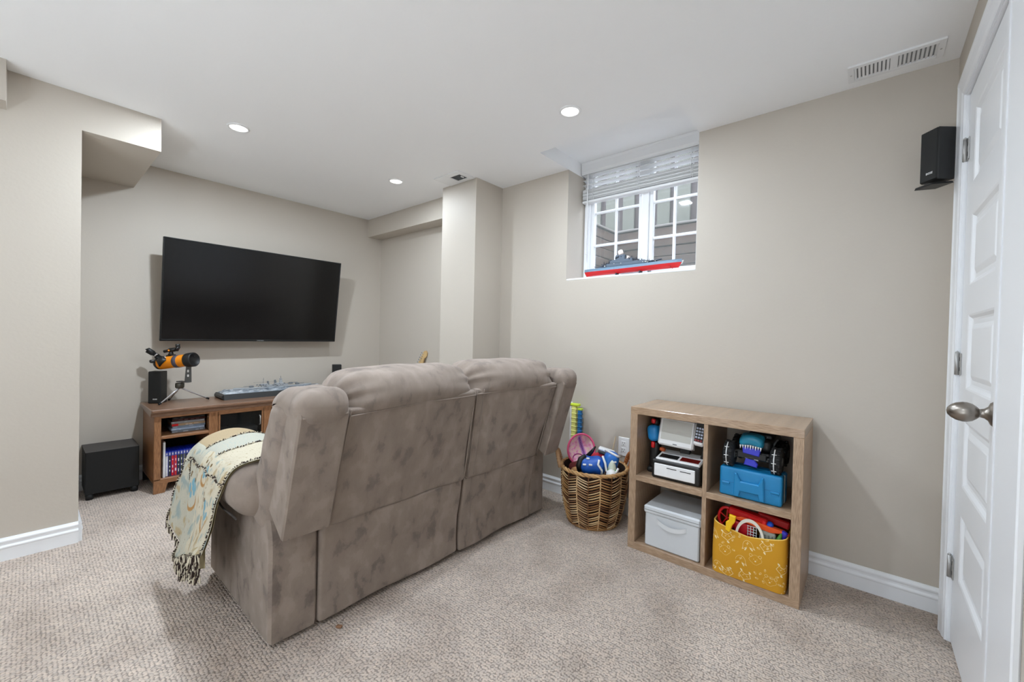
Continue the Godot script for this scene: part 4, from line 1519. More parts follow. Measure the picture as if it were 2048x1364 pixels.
# hull, decks, turrets, masts along z (bow at -z), l long
func _warship(parent: Node3D, o: Vector3, l: float, w: float, m: Material, m2: Material, red_bottom: bool) -> void:
	var st := mb(true)
	var hull := func(u: float, v: float) -> Vector3:
		var z := lerpf(0.5, -0.5, v) * l
		var e := absf(v * 2.0 - 1.0)
		var bw := w * 0.5 * pow(maxf(0.0, 1.0 - pow(e, 2.6)), 0.6) + 0.0006
		var a := u * PI
		return o + v3(bw * cos(a), -0.022 * sin(a) + 0.010 + 0.008 * e * e, z)
	sheet(st, 12, 40, hull, false)
	for i in 40:
		var v0 := i / 40.0; var v1 := (i + 1) / 40.0
		quad(st, hull.call(0.0, v0), hull.call(0.0, v1), hull.call(1.0, v1), hull.call(1.0, v0))
	obj("hull", st, m, parent)
	st = mb()
	var y := o.y + 0.011
	box(st, o + v3(0, 0.018, 0.0), v3(w * 0.6, 0.014, l * 0.34), 0.002)
	box(st, o + v3(0, 0.030, -0.03 * l / 0.6), v3(w * 0.45, 0.016, l * 0.12), 0.002)
	box(st, o + v3(0, 0.030, 0.08 * l / 0.6), v3(w * 0.42, 0.014, l * 0.09), 0.002)
	box(st, o + v3(0, 0.048, -0.045 * l / 0.6), v3(w * 0.32, 0.024, l * 0.04), 0.002)
	box(st, o + v3(0, 0.068, -0.045 * l / 0.6), v3(w * 0.40, 0.010, l * 0.03), 0.002)
	obj("superstructure", st, m, parent)
	st = mb()
	for k in 3:
		var z: float = [-0.30, -0.21, 0.29][k] * l
		box(st, o + v3(0, 0.020 + [0, 0.008, 0][k], z), v3(w * 0.5, 0.013, l * 0.05), 0.003)
		for s in [-0.006, 0.0, 0.006]:
			cyl(st, o + v3(s, 0.022 + [0, 0.008, 0][k], z), o + v3(s, 0.024 + [0, 0.008, 0][k], z + (-0.055 if k < 2 else 0.055) * l / 0.6), 0.0014, 6)
	obj("turret", st, m2, parent)
	st = mb()
	tube(st, [o + v3(0, 0.03, -0.005 * l / 0.6), o + v3(0, 0.062, 0.0)], [w * 0.22, w * 0.20], 12)
	tube(st, [o + v3(0, 0.03, 0.05 * l / 0.6), o + v3(0, 0.056, 0.055 * l / 0.6)], [w * 0.20, w * 0.17], 12)
	obj("funnel", st, m2, parent)
	st = mb()
	cyl(st, o + v3(0, 0.06, -0.045 * l / 0.6), o + v3(0, 0.095, -0.045 * l / 0.6), 0.0013, 5)
	cyl(st, o + v3(-0.012, 0.084, -0.045 * l / 0.6), o + v3(0.012, 0.084, -0.045 * l / 0.6), 0.001, 5)
	cyl(st, o + v3(0, 0.03, 0.09 * l / 0.6), o + v3(0, 0.085, 0.085 * l / 0.6), 0.0013, 5)
	cyl(st, o + v3(-0.010, 0.072, 0.087 * l / 0.6), o + v3(0.010, 0.072, 0.087 * l / 0.6), 0.001, 5)
	cyl(st, o + v3(0, 0.05, 0.16 * l / 0.6), o + v3(0, 0.05, -0.02), 0.0007, 4)
	obj("mast", st, m2, parent)
	st = mb()
	var r := RandomNumberGenerator.new(); r.seed = 12
	for k in 46:
		var z := r.randf_range(-0.17, 0.24) * l
		var s := -1.0 if k % 2 == 0 else 1.0
		box(st, o + v3(s * w * r.randf_range(0.12, 0.36), 0.016 + r.randf_range(0, 0.016), z), v3(r.randf_range(0.003, 0.008), r.randf_range(0.004, 0.010), r.randf_range(0.004, 0.011)), 0.0005)
		if k % 3 == 0:
			cyl(st, o + v3(s * w * 0.33, 0.02, z), o + v3(s * w * 0.46, 0.028, z + 0.006), 0.0009, 4)
	obj("guns_and_boats", st, m2, parent).set_meta("kind", "stuff")

func _speaker(t: Node3D, w: float, h: float, dp: float) -> void:   # front faces local +z
	var st := mb()
	box(st, v3(0, h / 2, 0), v3(w, h, dp), 0.003)
	obj("cabinet", st, M.black, t)
	st = mb()
	box(st, v3(0, h / 2, dp / 2 + 0.002), v3(w - 0.004, h - 0.004, 0.006), 0.0025)
	var gr := obj("grille", st, M.black_matte, t)
	text("BOSE", 0.011, M.white_mark, gr, at(v3(0.006, 0.030, dp / 2 + 0.0052)))

# ------------------------------------------------------------------ subwoofer
func build_subwoofer() -> void:
	var t := thing("subwoofer", "square black subwoofer box on the carpet left of the television stand", "subwoofer", v3(-3.655, 0, -0.355))
	var st := mb()
	box(st, v3(-0.145, 0.168, 0), v3(0.29, 0.266, 0.250), 0.003)
	obj("cabinet", st, M.black_matte, t)
	st = mb()
	box(st, v3(-0.145, 0.3005, 0), v3(0.292, 0.003, 0.252), 0.001)
	obj("top_panel", st, M.sub_top, t)
	for p in [[-0.02, -0.105], [-0.02, 0.105], [-0.27, -0.105], [-0.27, 0.105]]:
		st = mb(true)
		lathe(st, [Vector2(0, 0), Vector2(0.018, 0), Vector2(0.019, 0.036), Vector2(0, 0.036)], at(v3(p[0], 0, p[1])), 14)
		obj("foot", st, M.rubber, t)

# ------------------------------------------------------------------ guitar in the niche
func build_guitar() -> void:
	var t := thing("electric_guitar", "electric guitar with a maple headstock leaning in the niche behind the loveseat", "guitar", v3(-3.22, 0.0, -2.28))
	t.rotation = Vector3(deg_to_rad(-7.0), deg_to_rad(14.0), deg_to_rad(-6.0))
	var maple := grain(noise_tex(256, 0.02, 44, [[0.0, rgb(178, 142, 92)], [1.0, rgb(220, 190, 140)]], 3), 1, 0.35)
	var st := mb()
	prism(st, [Vector2(-0.12, 0.03), Vector2(-0.05, 0.0), Vector2(0.06, 0.0), Vector2(0.14, 0.05), Vector2(0.155, 0.13), Vector2(0.11, 0.21), Vector2(0.125, 0.29), Vector2(0.10, 0.35), Vector2(0.06, 0.31), Vector2(0.03, 0.285), Vector2(-0.03, 0.285), Vector2(-0.06, 0.33), Vector2(-0.12, 0.37), Vector2(-0.135, 0.28), Vector2(-0.105, 0.20), Vector2(-0.15, 0.12)], 0.04, at(v3(0, 0, -0.02)), 0.006)
	obj("body", st, mat(rgb(40, 36, 34), 0.2), t)
	st = mb()
	prism(st, [Vector2(-0.028, 0.26), Vector2(0.028, 0.26), Vector2(0.022, 0.775), Vector2(-0.022, 0.775)], 0.02, at(v3(0, 0, 0.015)), 0.004)
	obj("neck", st, maple, t)
	st = mb()
	prism(st, [Vector2(-0.021, 0.77), Vector2(0.021, 0.77), Vector2(0.030, 0.80), Vector2(0.031, 0.845), Vector2(0.036, 0.872), Vector2(0.048, 0.880), Vector2(0.058, 0.90), Vector2(0.057, 0.928), Vector2(0.040, 0.946), Vector2(0.018, 0.940), Vector2(0.004, 0.918), Vector2(-0.010, 0.880), Vector2(-0.034, 0.80)], 0.015, at(v3(0, 0, 0.008)), 0.003)
	obj("headstock", st, maple, t)
	st = mb(true)
	for k in 6:
		var q := v3(-0.034, 0.80, 0.012).lerp(v3(0.004, 0.918, 0.012), k / 5.2)
		tube(st, [q, q + v3(-0.014, 0.005, 0.0)], 0.0028, 6)
		soft(st, v3(0.009, 0.013, 0.012), 0.004, 2, at(q + v3(-0.019, 0.006, 0)))
		tube(st, [q + v3(0.014, -0.002, 0.0), q + v3(0.014, -0.002, 0.022)], 0.004, 8)
	obj("tuning_peg", st, M.steel, t)
	st = mb()
	for k in 6:
		var x := -0.0155 + k * 0.0062
		cyl(st, v3(x, 0.07, 0.042), v3(x, 0.776, 0.039), 0.0006, 4)
	obj("strings", st, M.steel, t)
	st = mb()
	box(st, v3(0, 0.772, 0.034), v3(0.042, 0.006, 0.008), 0.001)
	obj("nut", st, M.black, t)
# ------------------------------------------------------------------ basket of toys
func build_basket() -> void:
	var c := v3(-1.216, 0, -2.199)
	var t := thing("wicker_basket", "round woven wicker basket of toys on the carpet between loveseat and cube shelf", "basket", c)
	var hh := 0.325
	var rad := func(y: float) -> float:
		var k := y / hh
		return 0.143 + 0.048 * pow(k, 0.7) + 0.012 * sin(k * PI)
	var st := mb(true)
	var prof := []
	for i in 13: prof.append(Vector2(rad.call(hh * i / 12.0) - 0.008, hh * i / 12.0))
	lathe(st, prof, at(v3(0, 0.004, 0)), 40)
	var inn := []
	for i in 13: inn.append(Vector2(rad.call(hh * (12 - i) / 12.0) - 0.012, hh * (12 - i) / 12.0))
	inn.append(Vector2(0, 0.0))
	lathe(st, inn, at(v3(0, 0.006, 0)), 40)
	obj("weave_gap_shade", st, mat(rgb(54, 34, 20), 0.9), t)  # dark sheet inside the weave, standing for the shade in its gaps
	st = mb(true)
	var r := RandomNumberGenerator.new(); r.seed = 15
	var pal := [rgb(190, 148, 98), rgb(168, 122, 76), rgb(140, 96, 56), rgb(212, 178, 132), rgb(112, 72, 42), rgb(178, 136, 88)]
	var ribs := 18
	for k in ribs:
		var a0 := TAU * k / ribs + 0.17
		var crest := k % 2 == 0
		for j in 21:
			var y := 0.012 + j * 0.0143 + r.randf_range(-0.002, 0.002)
			if crest:
				for s in [-1.0, 1.0]:
					var cl: Color = pal[r.randi_range(0, 5)]
					cl = cl.lightened(0.12) if k % 4 == 0 else cl
					st.set_color(cl)
					var pts := []
					for i in 7:
						var f := i / 6.0
						var a: float = a0 + s * f * TAU / ribs * 0.98
						var yy := maxf(0.008, y + 0.012 - 0.030 * pow(f, 1.25) + 0.006 * f * f * 1.4)
						var rr: float = rad.call(clampf(yy, 0, hh)) + 0.0035 * sin(f * PI) + r.randf_range(-0.0008, 0.0008)
						pts.append(v3(rr * cos(a), yy, rr * sin(a)))
					tube(st, pts, [0.0045, 0.0041, 0.0038, 0.0036, 0.0034, 0.0031, 0.0026], 6)
		for j in 4:
			st.set_color(pal[4] if not crest else pal[3])
			var pts := []
			for i in 8:
				var y := 0.008 + hh * (j + i / 7.0) / 4.0 * 0.96
				var rr: float = rad.call(y) + (0.001 if crest else -0.002)
				pts.append(v3(rr * cos(a0), y, rr * sin(a0)))
			tube(st, pts, 0.004, 6)
	var wv := obj("weave", st, M.tinted, t)
	wv.set_meta("kind", "stuff")
	# plaited rim
	for k in 3:
		st = mb(true)
		var pts := []
		for i in 65:
			var a := TAU * i / 64.0
			var ph := TAU * k / 3.0 + a * 13.0
			var rr: float = rad.call(hh) + 0.007 * cos(ph) + 0.001
			pts.append(v3(rr * cos(a), hh + 0.006 * sin(ph), rr * sin(a)))
		tube(st, pts, 0.0068, 6, false)
		obj("rim", st, mat([rgb(198, 156, 104), rgb(172, 128, 80), rgb(186, 146, 98)][k], 0.6), t)
	st = mb(true)
	var bp := []
	for i in 49:
		var a := TAU * i / 48.0
		bp.append(v3(0.144 * cos(a), 0.008, 0.144 * sin(a)))
	tube(st, bp, 0.0075, 6, false)
	obj("foot_ring", st, mat(rgb(176, 132, 82), 0.6), t)
	# two wrapped handles
	for k in 2:
		var sg: float = [-1.0, 1.0][k]
		var dir := v3(0.76 * sg, 0, -0.42 * sg if k == 0 else -0.65).normalized()
		var tang := dir.cross(Vector3.UP)
		st = mb(true)
		var pts := []
		for i in 17:
			var f := PI * i / 16.0
			pts.append(dir * (rad.call(hh) + 0.006 + 0.022 * sin(f)) + tang * 0.050 * cos(f) + v3(0, hh - 0.01 + 0.088 * sin(f), 0))
		tube(st, pts, 0.0115, 10)
		for i in range(2, 15):
			var d: Vector3 = (pts[i + 1] - pts[i - 1]).normalized()
			tube(st, [pts[i] - d * 0.0025, pts[i] + d * 0.0025], 0.0137, 10)
		obj("handle", st, mat([rgb(168, 130, 92), rgb(166, 96, 46)][k], 0.65), t)
	# hoop hat
	var hat := thing("mesh_hat", "pink rimmed round mesh hat standing in the wicker basket", "hat", v3(-1.333, 0.392, -2.243))
	var f := Transform3D(Basis.from_euler(Vector3(deg_to_rad(-14), deg_to_rad(34), deg_to_rad(-8))), Vector3.ZERO)
	st = mb(true)
	var ring := []
	for i in 49:
		var a := TAU * i / 48.0
		ring.append(f * v3(0.082 * cos(a), 0.094 * sin(a), 0))
	tube(st, ring, 0.0062, 8, false)
	obj("rim", st, mat(rgb(224, 84, 128), 0.5), hat)
	var n := 256
	var im := Image.create(n, n, false, Image.FORMAT_RGB8)
	var nz := FastNoiseLite.new(); nz.seed = 6; nz.frequency = 0.02
	for y in n:
		for x in n:
			var v := nz.get_noise_2d(x, y)
			var cc := rgb(238, 190, 208).lerp(rgb(232, 208, 176), clampf(v * 2.0, 0, 1)).lerp(rgb(228, 140, 178), clampf(-v * 2.2, 0, 1))
			if (x % 6 == 0 or y % 6 == 0): cc = cc.darkened(0.08)
			im.set_pixel(x, y, cc)
	for k in 70:
		var a := k / 69.0
		_dot(im, Vector2(88 + 90 * a, 30 + 150 * a), 17, rgb(176, 120, 190))
	for k in 40:
		_dot(im, Vector2(88 + 90 * k / 39.0 + 6 * sin(k * 2.0), 30 + 150 * k / 39.0), 4, rgb(104, 56, 120))
	for k in 60:
		_dot(im, Vector2(120 + 70 * cos(PI + k * 0.04), 240 - 70 * sin(k * 0.04)), 5, rgb(150, 50, 110))
	var hm := mat(Color.WHITE, 0.8)
	hm.albedo_texture = ImageTexture.create_from_image(im)
	st = mb(true)
	sheet(st, 24, 24, func(u: float, v: float) -> Vector3:
		var p := Vector2(u * 2 - 1, 1 - v * 2)
		var q := Vector2(p.x * sqrt(1 - p.y * p.y * 0.5), p.y * sqrt(1 - p.x * p.x * 0.5))
		return f * v3(q.x * 0.081, q.y * 0.093, -0.035 * (1.0 - q.length_squared()) + 0.004 * sin(q.x * 9.0 + q.y * 5.0)), true)
	obj("mesh_crown", st, hm, hat)
	# blue padded glove with white lacing
	var gl := thing("toy_glove", "blue ball glove with white trim lying at the front of the wicker basket", "glove", v3(-1.168, 0.352, -2.148), deg_to_rad(28.0))
	var gb := mat(rgb(30, 92, 186), 0.45)
	st = mb(true)
	soft(st, v3(0.150, 0.095, 0.11), 0.040, 6, at(v3(-0.028, -0.002, 0), 0, 0, -6), func(p: Vector3) -> Vector3:
		p.y += 0.006 * sin(p.x * 60.0)
		return p)
	obj("palm", st, gb, gl)
	st = mb(true)
	soft(st, v3(0.085, 0.100, 0.10), 0.034, 5, at(v3(0.078, 0.030, -0.01), 0, 0, -14))
	obj("cuff", st, mat(rgb(36, 110, 196), 0.45), gl)
	st = mb(true)
	for pp in [[v3(0.030, 0.062, 0.03), v3(0.045, 0.03, 0.056), v3(0.052, -0.01, 0.056), v3(0.075, -0.036, 0.052), v3(0.105, -0.022, 0.046), v3(0.118, 0.002, 0.036)], [v3(0.046, 0.083, -0.02), v3(0.075, 0.084, 0.022), v3(0.112, 0.066, 0.026), v3(0.128, 0.058, 0.0)], [v3(0.012, 0.046, 0.05), v3(0.006, 0.020, 0.058), v3(0.028, -0.012, 0.060), v3(0.026, -0.045, 0.050)]]:
		tube(st, pp, 0.0065, 8)
	obj("white_trim", st, M.white, gl)
	st = mb(true)
	for q in [v3(-0.07, 0.012, 0.055), v3(-0.036, 0.014, 0.056), v3(-0.052, 0.044, 0.036)]:
		soft(st, v3(0.020, 0.010, 0.006), 0.0028, 2, at(q))
	soft(st, v3(0.03, 0.009, 0.004), 0.0018, 2, at(v3(0.092, 0.036, 0.042), 0, 0, 12))
	obj("white_patch", st, M.white, gl)
	st = mb(true)
	tube(st, [v3(-0.096, -0.04, 0.03), v3(-0.103, 0.0, 0.036), v3(-0.092, 0.036, 0.03), v3(-0.066, 0.054, 0.02)], [0.014, 0.018, 0.017, 0.012], 10)
	obj("black_edge", st, M.black, gl)
	# strap, sandal, ball, bottle, sticks
	st = mb(true)
	tube(st, [v3(-1.275, 0.345, -2.19), v3(-1.245, 0.382, -2.17), v3(-1.215, 0.418, -2.17), v3(-1.196, 0.450, -2.175)], [0.013, 0.014, 0.010, 0.004], 8)
	tag(obj("black_strap", st, M.black), "black curved strap sticking up between the pink hat and blue glove", "strap")
	var sd := thing("sandal", "white and black sandal behind the blue glove in the basket", "sandal", v3(-1.155, 0.415, -2.235), deg_to_rad(20.0))
	st = mb(true)
	soft(st, v3(0.095, 0.018, 0.045), 0.0085, 4, at(v3(0, 0.008, 0), 0, 0, -12))
	obj("upper", st, M.white, sd)
	st = mb(true)
	soft(st, v3(0.098, 0.018, 0.048), 0.0085, 4, at(v3(0, -0.009, 0), 0, 0, -12))
	obj("sole", st, mat(rgb(62, 66, 64), 0.7), sd)
	st = mb(true)
	soft(st, v3(0.11, 0.05, 0.07), 0.022, 4, at(v3(-1.205, 0.372, -2.235), 0, 20, 14))
	tag(obj("red_cloth", st, mat(rgb(190, 36, 52), 0.8)), "crumpled red cloth under the black strap in the basket", "cloth")
	st = mb(true)
	lathe(st, [Vector2(0, -0.03), Vector2(0.018, -0.024), Vector2(0.029, -0.006), Vector2(0.029, 0.006), Vector2(0.018, 0.024), Vector2(0, 0.03)], at(v3(-1.070, 0.322, -2.135)), 18)
	tag(obj("white_ball", st, M.white), "small white ball at the right edge of the wicker basket", "ball")
	var bt := thing("toy_bottle", "clear small bottle with green inside, beside the blue glove", "bottle", v3(-1.080, 0.312, -2.160))
	st = mb(true)
	lathe(st, [Vector2(0, 0), Vector2(0.024, 0.0), Vector2(0.026, 0.014), Vector2(0.024, 0.034)], Transform3D.IDENTITY, 16)
	obj("green_filling", st, mat(rgb(76, 190, 70), 0.4), bt)
	st = mb(true)
	lathe(st, [Vector2(0.024, 0.034), Vector2(0.021, 0.06), Vector2(0.010, 0.085), Vector2(0, 0.088)], Transform3D.IDENTITY, 16)
	obj("neck", st, mat(rgb(206, 214, 196), 0.2), bt)
	st = mb(true)
	soft(st, v3(0.10, 0.06, 0.07), 0.025, 4, at(v3(-1.315, 0.305, -2.17), 0, 30, 20))
	tag(obj("maroon_pouch", st, mat(rgb(104, 34, 30), 0.8)), "dark maroon pouch at the left edge of the wicker basket", "pouch")
	st = mb(true)
	soft(st, v3(0.09, 0.05, 0.06), 0.02, 4, at(v3(-1.275, 0.300, -2.120), 0, -20, 20))
	tag(obj("tan_pouch", st, mat(rgb(204, 150, 100), 0.8)), "tan pouch in front of the pink hat in the basket", "pouch")
	st = mb(true)
	soft(st, v3(0.26, 0.06, 0.25), 0.028, 5, at(v3(-1.212, 0.258, -2.205)))  # added filler block holding the toys up, unseen beneath them
	tag(obj("basket_filler", st, mat(rgb(120, 100, 90), 0.9)), "added brown filler block under the toys in the basket", "cloth")
	st = mb(true)
	cyl(st, v3(-1.172, 0.24, -2.27), v3(-1.145, 0.492, -2.33), 0.0042, 8)
	tag(obj("wooden_stick", st, mat(rgb(176, 156, 128), 0.7)), "thin wooden stick standing at the back of the wicker basket", "stick")
	st = mb(true)
	cyl(st, v3(-1.150, 0.27, -2.29), v3(-1.142, 0.462, -2.345), 0.0014, 6)
	tag(obj("grey_rod", st, M.grey), "very thin grey rod standing right of the wooden stick", "rod")
	# slim plastic sticks behind the basket
	var ys := thing("plastic_bat", "yellow ridged plastic stick with a flat cap leaning behind the basket", "toy", v3(-1.470, 0.0, -2.375))
	st = mb()
	box(st, v3(0, 0.315, 0), v3(0.034, 0.63, 0.022), 0.004)
	for k in 20:
		box(st, v3(0.002, 0.06 + k * 0.029, 0.0), v3(0.038, 0.008, 0.026), 0.002)
	obj("shaft", st, mat(rgb(238, 236, 138), 0.4), ys)
	st = mb()
	box(st, v3(0.0, 0.640, 0), v3(0.078, 0.018, 0.030), 0.004)
	obj("cap", st, mat(rgb(206, 226, 62), 0.4), ys)
	st = mb()
	box(st, v3(-0.024, 0.33, 0.0), v3(0.012, 0.65, 0.018), 0.002)
	obj("white_edge", st, M.white, ys)
	var bs := thing("plastic_bat", "blue ridged plastic stick right of the yellow one behind the basket", "toy", v3(-1.428, 0.0, -2.378))
	st = mb()
	box(st, v3(0, 0.305, 0), v3(0.026, 0.61, 0.022), 0.004)
	for k in 20:
		box(st, v3(0.001, 0.05 + k * 0.028, 0.0), v3(0.029, 0.008, 0.025), 0.002)
	obj("shaft", st, mat(rgb(42, 112, 170), 0.4), bs)
	st = mb()
	box(st, v3(0, 0.614, 0), v3(0.034, 0.014, 0.026), 0.003)
	obj("cap", st, mat(rgb(188, 214, 70), 0.4), bs)

# ------------------------------------------------------------------ cube shelf
const BX0 := -0.925
const BX1 := -0.180
const BZ0 := -2.398
const BZ1 := -2.047
func build_shelf() -> void:
	var t := thing("cube_shelf", "grey oak cube shelf with four cubes against the window wall", "shelf", Vector3.ZERO)
	var top := 0.737
	var st := mb()
	span(st, v3(BX0, top - 0.037, BZ0), v3(BX1, top, BZ1), 0.0015)
	obj("top", st, M.oak_top, t)
	st = mb()
	span(st, v3(BX0, 0, BZ0), v3(BX1, 0.036, BZ1), 0.0015)
	obj("bottom", st, M.oak_x, t)
	for x in [BX0, BX1 - 0.037]:
		st = mb()
		span(st, v3(x, 0.036, BZ0), v3(x + 0.037, top - 0.037, BZ1), 0.0012)
		obj("side_panel", st, M.oak_y, t)
	st = mb()
	span(st, v3(-0.565, 0.036, BZ0), v3(-0.546, top - 0.037, BZ1 - 0.002), 0.001)
	obj("divider", st, M.oak_y, t)
	for xx in [[BX0 + 0.037, -0.565], [-0.546, BX1 - 0.037]]:
		st = mb()
		span(st, v3(xx[0], 0.358, BZ0), v3(xx[1], 0.386, BZ1 - 0.002), 0.001)
		obj("shelf", st, M.oak_x, t)

func bag_image() -> ImageTexture:
	var n := 512
	var im := Image.create(n, n, false, Image.FORMAT_RGB8)
	im.fill(rgb(206, 148, 28))
	var k := rgb(240, 222, 180)
	var r := RandomNumberGenerator.new(); r.seed = 22
	var cells := [[60, 60, 2], [160, 70, 1], [330, 60, 2], [440, 80, 1], [70, 170, 0], [230, 190, 2], [390, 170, 0], [480, 200, 1], [120, 300, 1], [300, 290, 0], [450, 310, 2], [50, 330, 2], [200, 400, 2], [370, 420, 1], [80, 460, 0], [480, 450, 0], [290, 480, 1]]
	for c in cells:
		var o := Vector2(c[0], c[1])
		var a := r.randf_range(-0.3, 0.3)
		if c[2] == 0:      # bear face
			for q in 48:
				var t := TAU * q / 48.0
				var rr := 32.0 + 3.0 * cos(t * 4.0)
				_dot(im, o + Vector2(rr * 1.1 * cos(t), rr * sin(t)).rotated(a), 1, k)
			for s in [-1, 1]:
				for q in 20:
					var t := TAU * q / 20.0
					_dot(im, o + Vector2(s * 28 + 9 * cos(t), -28 + 9 * sin(t)).rotated(a), 1, k)
				_dot(im, o + Vector2(s * 10, -4).rotated(a), 2, k)
			_dot(im, o + Vector2(0, 10).rotated(a), 5, k)
		elif c[2] == 1:    # hedgehog under its arch
			for q in 40:
				var t := PI + PI * q / 39.0
				_dot(im, o + Vector2(32 * cos(t), 44 * sin(t) + 14).rotated(a), 1, k)
			for s in [-1, 1]:
				_line(im, o + Vector2(s * 32, 14).rotated(a), o + Vector2(s * 40, 30).rotated(a), 1, k)
				_line(im, o + Vector2(s * 40, 30).rotated(a), o + Vector2(s * 8, 16).rotated(a), 1, k)
				_dot(im, o + Vector2(s * 7, -10).rotated(a), 2, k)
				for q in 4: _dot(im, o + Vector2(s * (14 + q * 3), 24 + q * 4).rotated(a), 4, k)
			_line(im, o + Vector2(-4, -20).rotated(a), o + Vector2(4, 0).rotated(a), 1, k)
		else:              # fox with leafy ears
			var pts := [Vector2(-36, 4), Vector2(-22, -26), Vector2(-6, -12), Vector2(8, -12), Vector2(26, -26), Vector2(38, 4), Vector2(2, 34)]
			for q in pts.size():
				_line(im, o + pts[q].rotated(a), o + pts[(q + 1) % pts.size()].rotated(a), 1, k)
			for e in [Vector2(-24, -34), Vector2(30, -32), Vector2(0, 44)]:
				for q in 12: _dot(im, o + (e + Vector2(-6 + q, -q * 0.9 + 5)).rotated(a), 5 - absi(q - 6) / 2, k)
			for s in [-1, 1]: _line(im, o + Vector2(s * 8, -2).rotated(a), o + Vector2(s * 16, 4).rotated(a), 1, k)
	for q in 34:
		var o := Vector2(r.randi_range(8, 504), r.randi_range(8, 504))
		var a := r.randf_range(0, TAU)
		for j in 14:
			var t := TAU * j / 14.0
			_dot(im, o + Vector2(9 * cos(t), 5.5 * sin(t)).rotated(a), 1, k)
		_line(im, o, o + Vector2(8, 0).rotated(a), 1, k)
	return ImageTexture.create_from_image(im)

func build_shelf_things() -> void:
	# toy cash register
	var t := thing("toy_register", "white and black toy cash register with a tilted screen in the upper left cube", "toy", v3(-0.700, 0.3865, -2.075), deg_to_rad(1.5))
	var st := mb(true)
	soft(st, v3(0.236, 0.096, 0.20), 0.012, 3, at(v3(0, 0.048, -0.10)))
	obj("body", st, M.black, t)
	st = mb()
	box(st, v3(-0.004, 0.046, 0.0015), v3(0.196, 0.062, 0.006), 0.0025)
	var dw := obj("drawer", st, M.white, t)
	st = mb()
	box(st, v3(-0.016, 0.062, 0.0046), v3(0.048, 0.0035, 0.001), 0.0)
	box(st, v3(0.050, 0.060, 0.0046), v3(0.050, 0.0035, 0.001), 0.0)
	obj("slot", st, M.black, dw)
	st = mb()
	box(st, Vector3.ZERO, v3(0.212, 0.014, 0.13), 0.004, at(v3(0.006, 0.106, -0.072), 8))
	var tp := obj("top_plate", st, M.white, t)
	st = mb()
	box(st, v3(-0.048, 0.0075, 0.028), v3(0.090, 0.001, 0.045), 0.0, at(v3(0.006, 0.106, -0.072), 8))
	obj("black_slot", st, M.black, tp)
	st = mb()
	box(st, v3(0.052, 0.0075, 0.028), v3(0.088, 0.001, 0.045), 0.0, at(v3(0.006, 0.106, -0.072), 8))
	obj("red_window", st, mat(rgb(110, 26, 22), 0.15), tp)
	st = mb()
	box(st, v3(0.01, 0.15, -0.13), v3(0.05, 0.12, 0.03), 0.004)
	obj("neck", st, M.black, t)
	var sx := at(v3(-0.015, 0.230, -0.062), -14, 2, -2)
	st = mb()
	box(st, Vector3.ZERO, v3(0.172, 0.140, 0.026), 0.008, sx)
	var sc := obj("screen_frame", st, M.white, t)
	st = mb()
	box(st, v3(0, 0.008, 0.0135), v3(0.146, 0.100, 0.002), 0.0, sx)
	obj("screen", st, mat(rgb(196, 194, 186), 0.12), sc)
	st = mb()
	box(st, v3(0, -0.0585, 0.0135), v3(0.020, 0.004, 0.001), 0.0, sx)
	obj("badge", st, M.dim_grey, sc)
	st = mb()
	box(st, v3(0, 0, -0.016), v3(0.176, 0.142, 0.012), 0.005, sx)
	obj("screen_back", st, M.grey, sc)
	# keypad terminal on its arm
	var kx := at(v3(0.102, 0.252, -0.045), -10, -6, -4)
	st = mb()
	box(st, Vector3.ZERO, v3(0.052, 0.125, 0.024), 0.009, kx)
	var kp := obj("card_terminal", st, M.white, t)
	st = mb()
	box(st, v3(0, 0.008, 0.0125), v3(0.041, 0.102, 0.002), 0.0, kx)
	obj("keypad_face", st, M.black, kp)
	for row in 5:
		for col in 3:
			st = mb()
			box(st, v3(-0.0125 + col * 0.0125, 0.022 - row * 0.0145, 0.0145), v3(0.009, 0.009, 0.003), 0.001, kx)
			obj("key", st, mat(rgb(196, 204, 224) if row < 4 else rgb(150, 60, 60), 0.4), kp)
	st = mb()
	tube(st, [v3(0.09, 0.09, -0.10), v3(0.11, 0.15, -0.09), v3(0.104, 0.21, -0.062)], 0.008, 8)
	obj("terminal_arm", st, M.black, t)
	# blue toy behind it
	var b := thing("toy_figure", "blue, red and black plastic toy figure behind the toy cash register", "toy", v3(-0.848, 0.3865, -2.185))
	st = mb(true)
	soft(st, v3(0.062, 0.085, 0.07), 0.024, 4, at(v3(0.002, 0.205, 0.01), 0, 0, 8))
	obj("torso", st, mat(rgb(34, 136, 204), 0.35), b)
	st = mb(true)
	soft(st, v3(0.044, 0.044, 0.044), 0.02, 4, at(v3(0.006, 0.262, 0.0)))
	soft(st, v3(0.05, 0.16, 0.055), 0.018, 4, at(v3(0.006, 0.082, 0.0)))
	soft(st, v3(0.055, 0.03, 0.075), 0.012, 3, at(v3(0.006, 0.015, 0.01)))
	obj("limbs", st, M.black, b)
	st = mb(true)
	soft(st, v3(0.022, 0.026, 0.02), 0.008, 3, at(v3(0.0, 0.268, 0.022)))
	soft(st, v3(0.020, 0.034, 0.02), 0.008, 3, at(v3(0.004, 0.145, 0.03)))
	obj("red_fittings", st, M.red, b)
	st = mb(true)
	soft(st, v3(0.03, 0.02, 0.02), 0.008, 3, at(v3(0.048, 0.125, 0.012)))
	obj("orange_foot", st, mat(rgb(190, 84, 30), 0.5), b)
	# blue tool case
	var c := thing("toy_case", "bright blue plastic toolbox lying under the toy truck in the upper right cube", "toolbox", v3(-0.376, 0.3865, -2.075))
	st = mb(true)
	soft(st, v3(0.244, 0.130, 0.060), 0.010, 4, at(v3(0, 0.0655, -0.030)))
	obj("front_shell", st, M.blue, c)
	st = mb(true)
	soft(st, v3(0.244, 0.130, 0.055), 0.010, 4, at(v3(0.004, 0.0655, -0.088)))
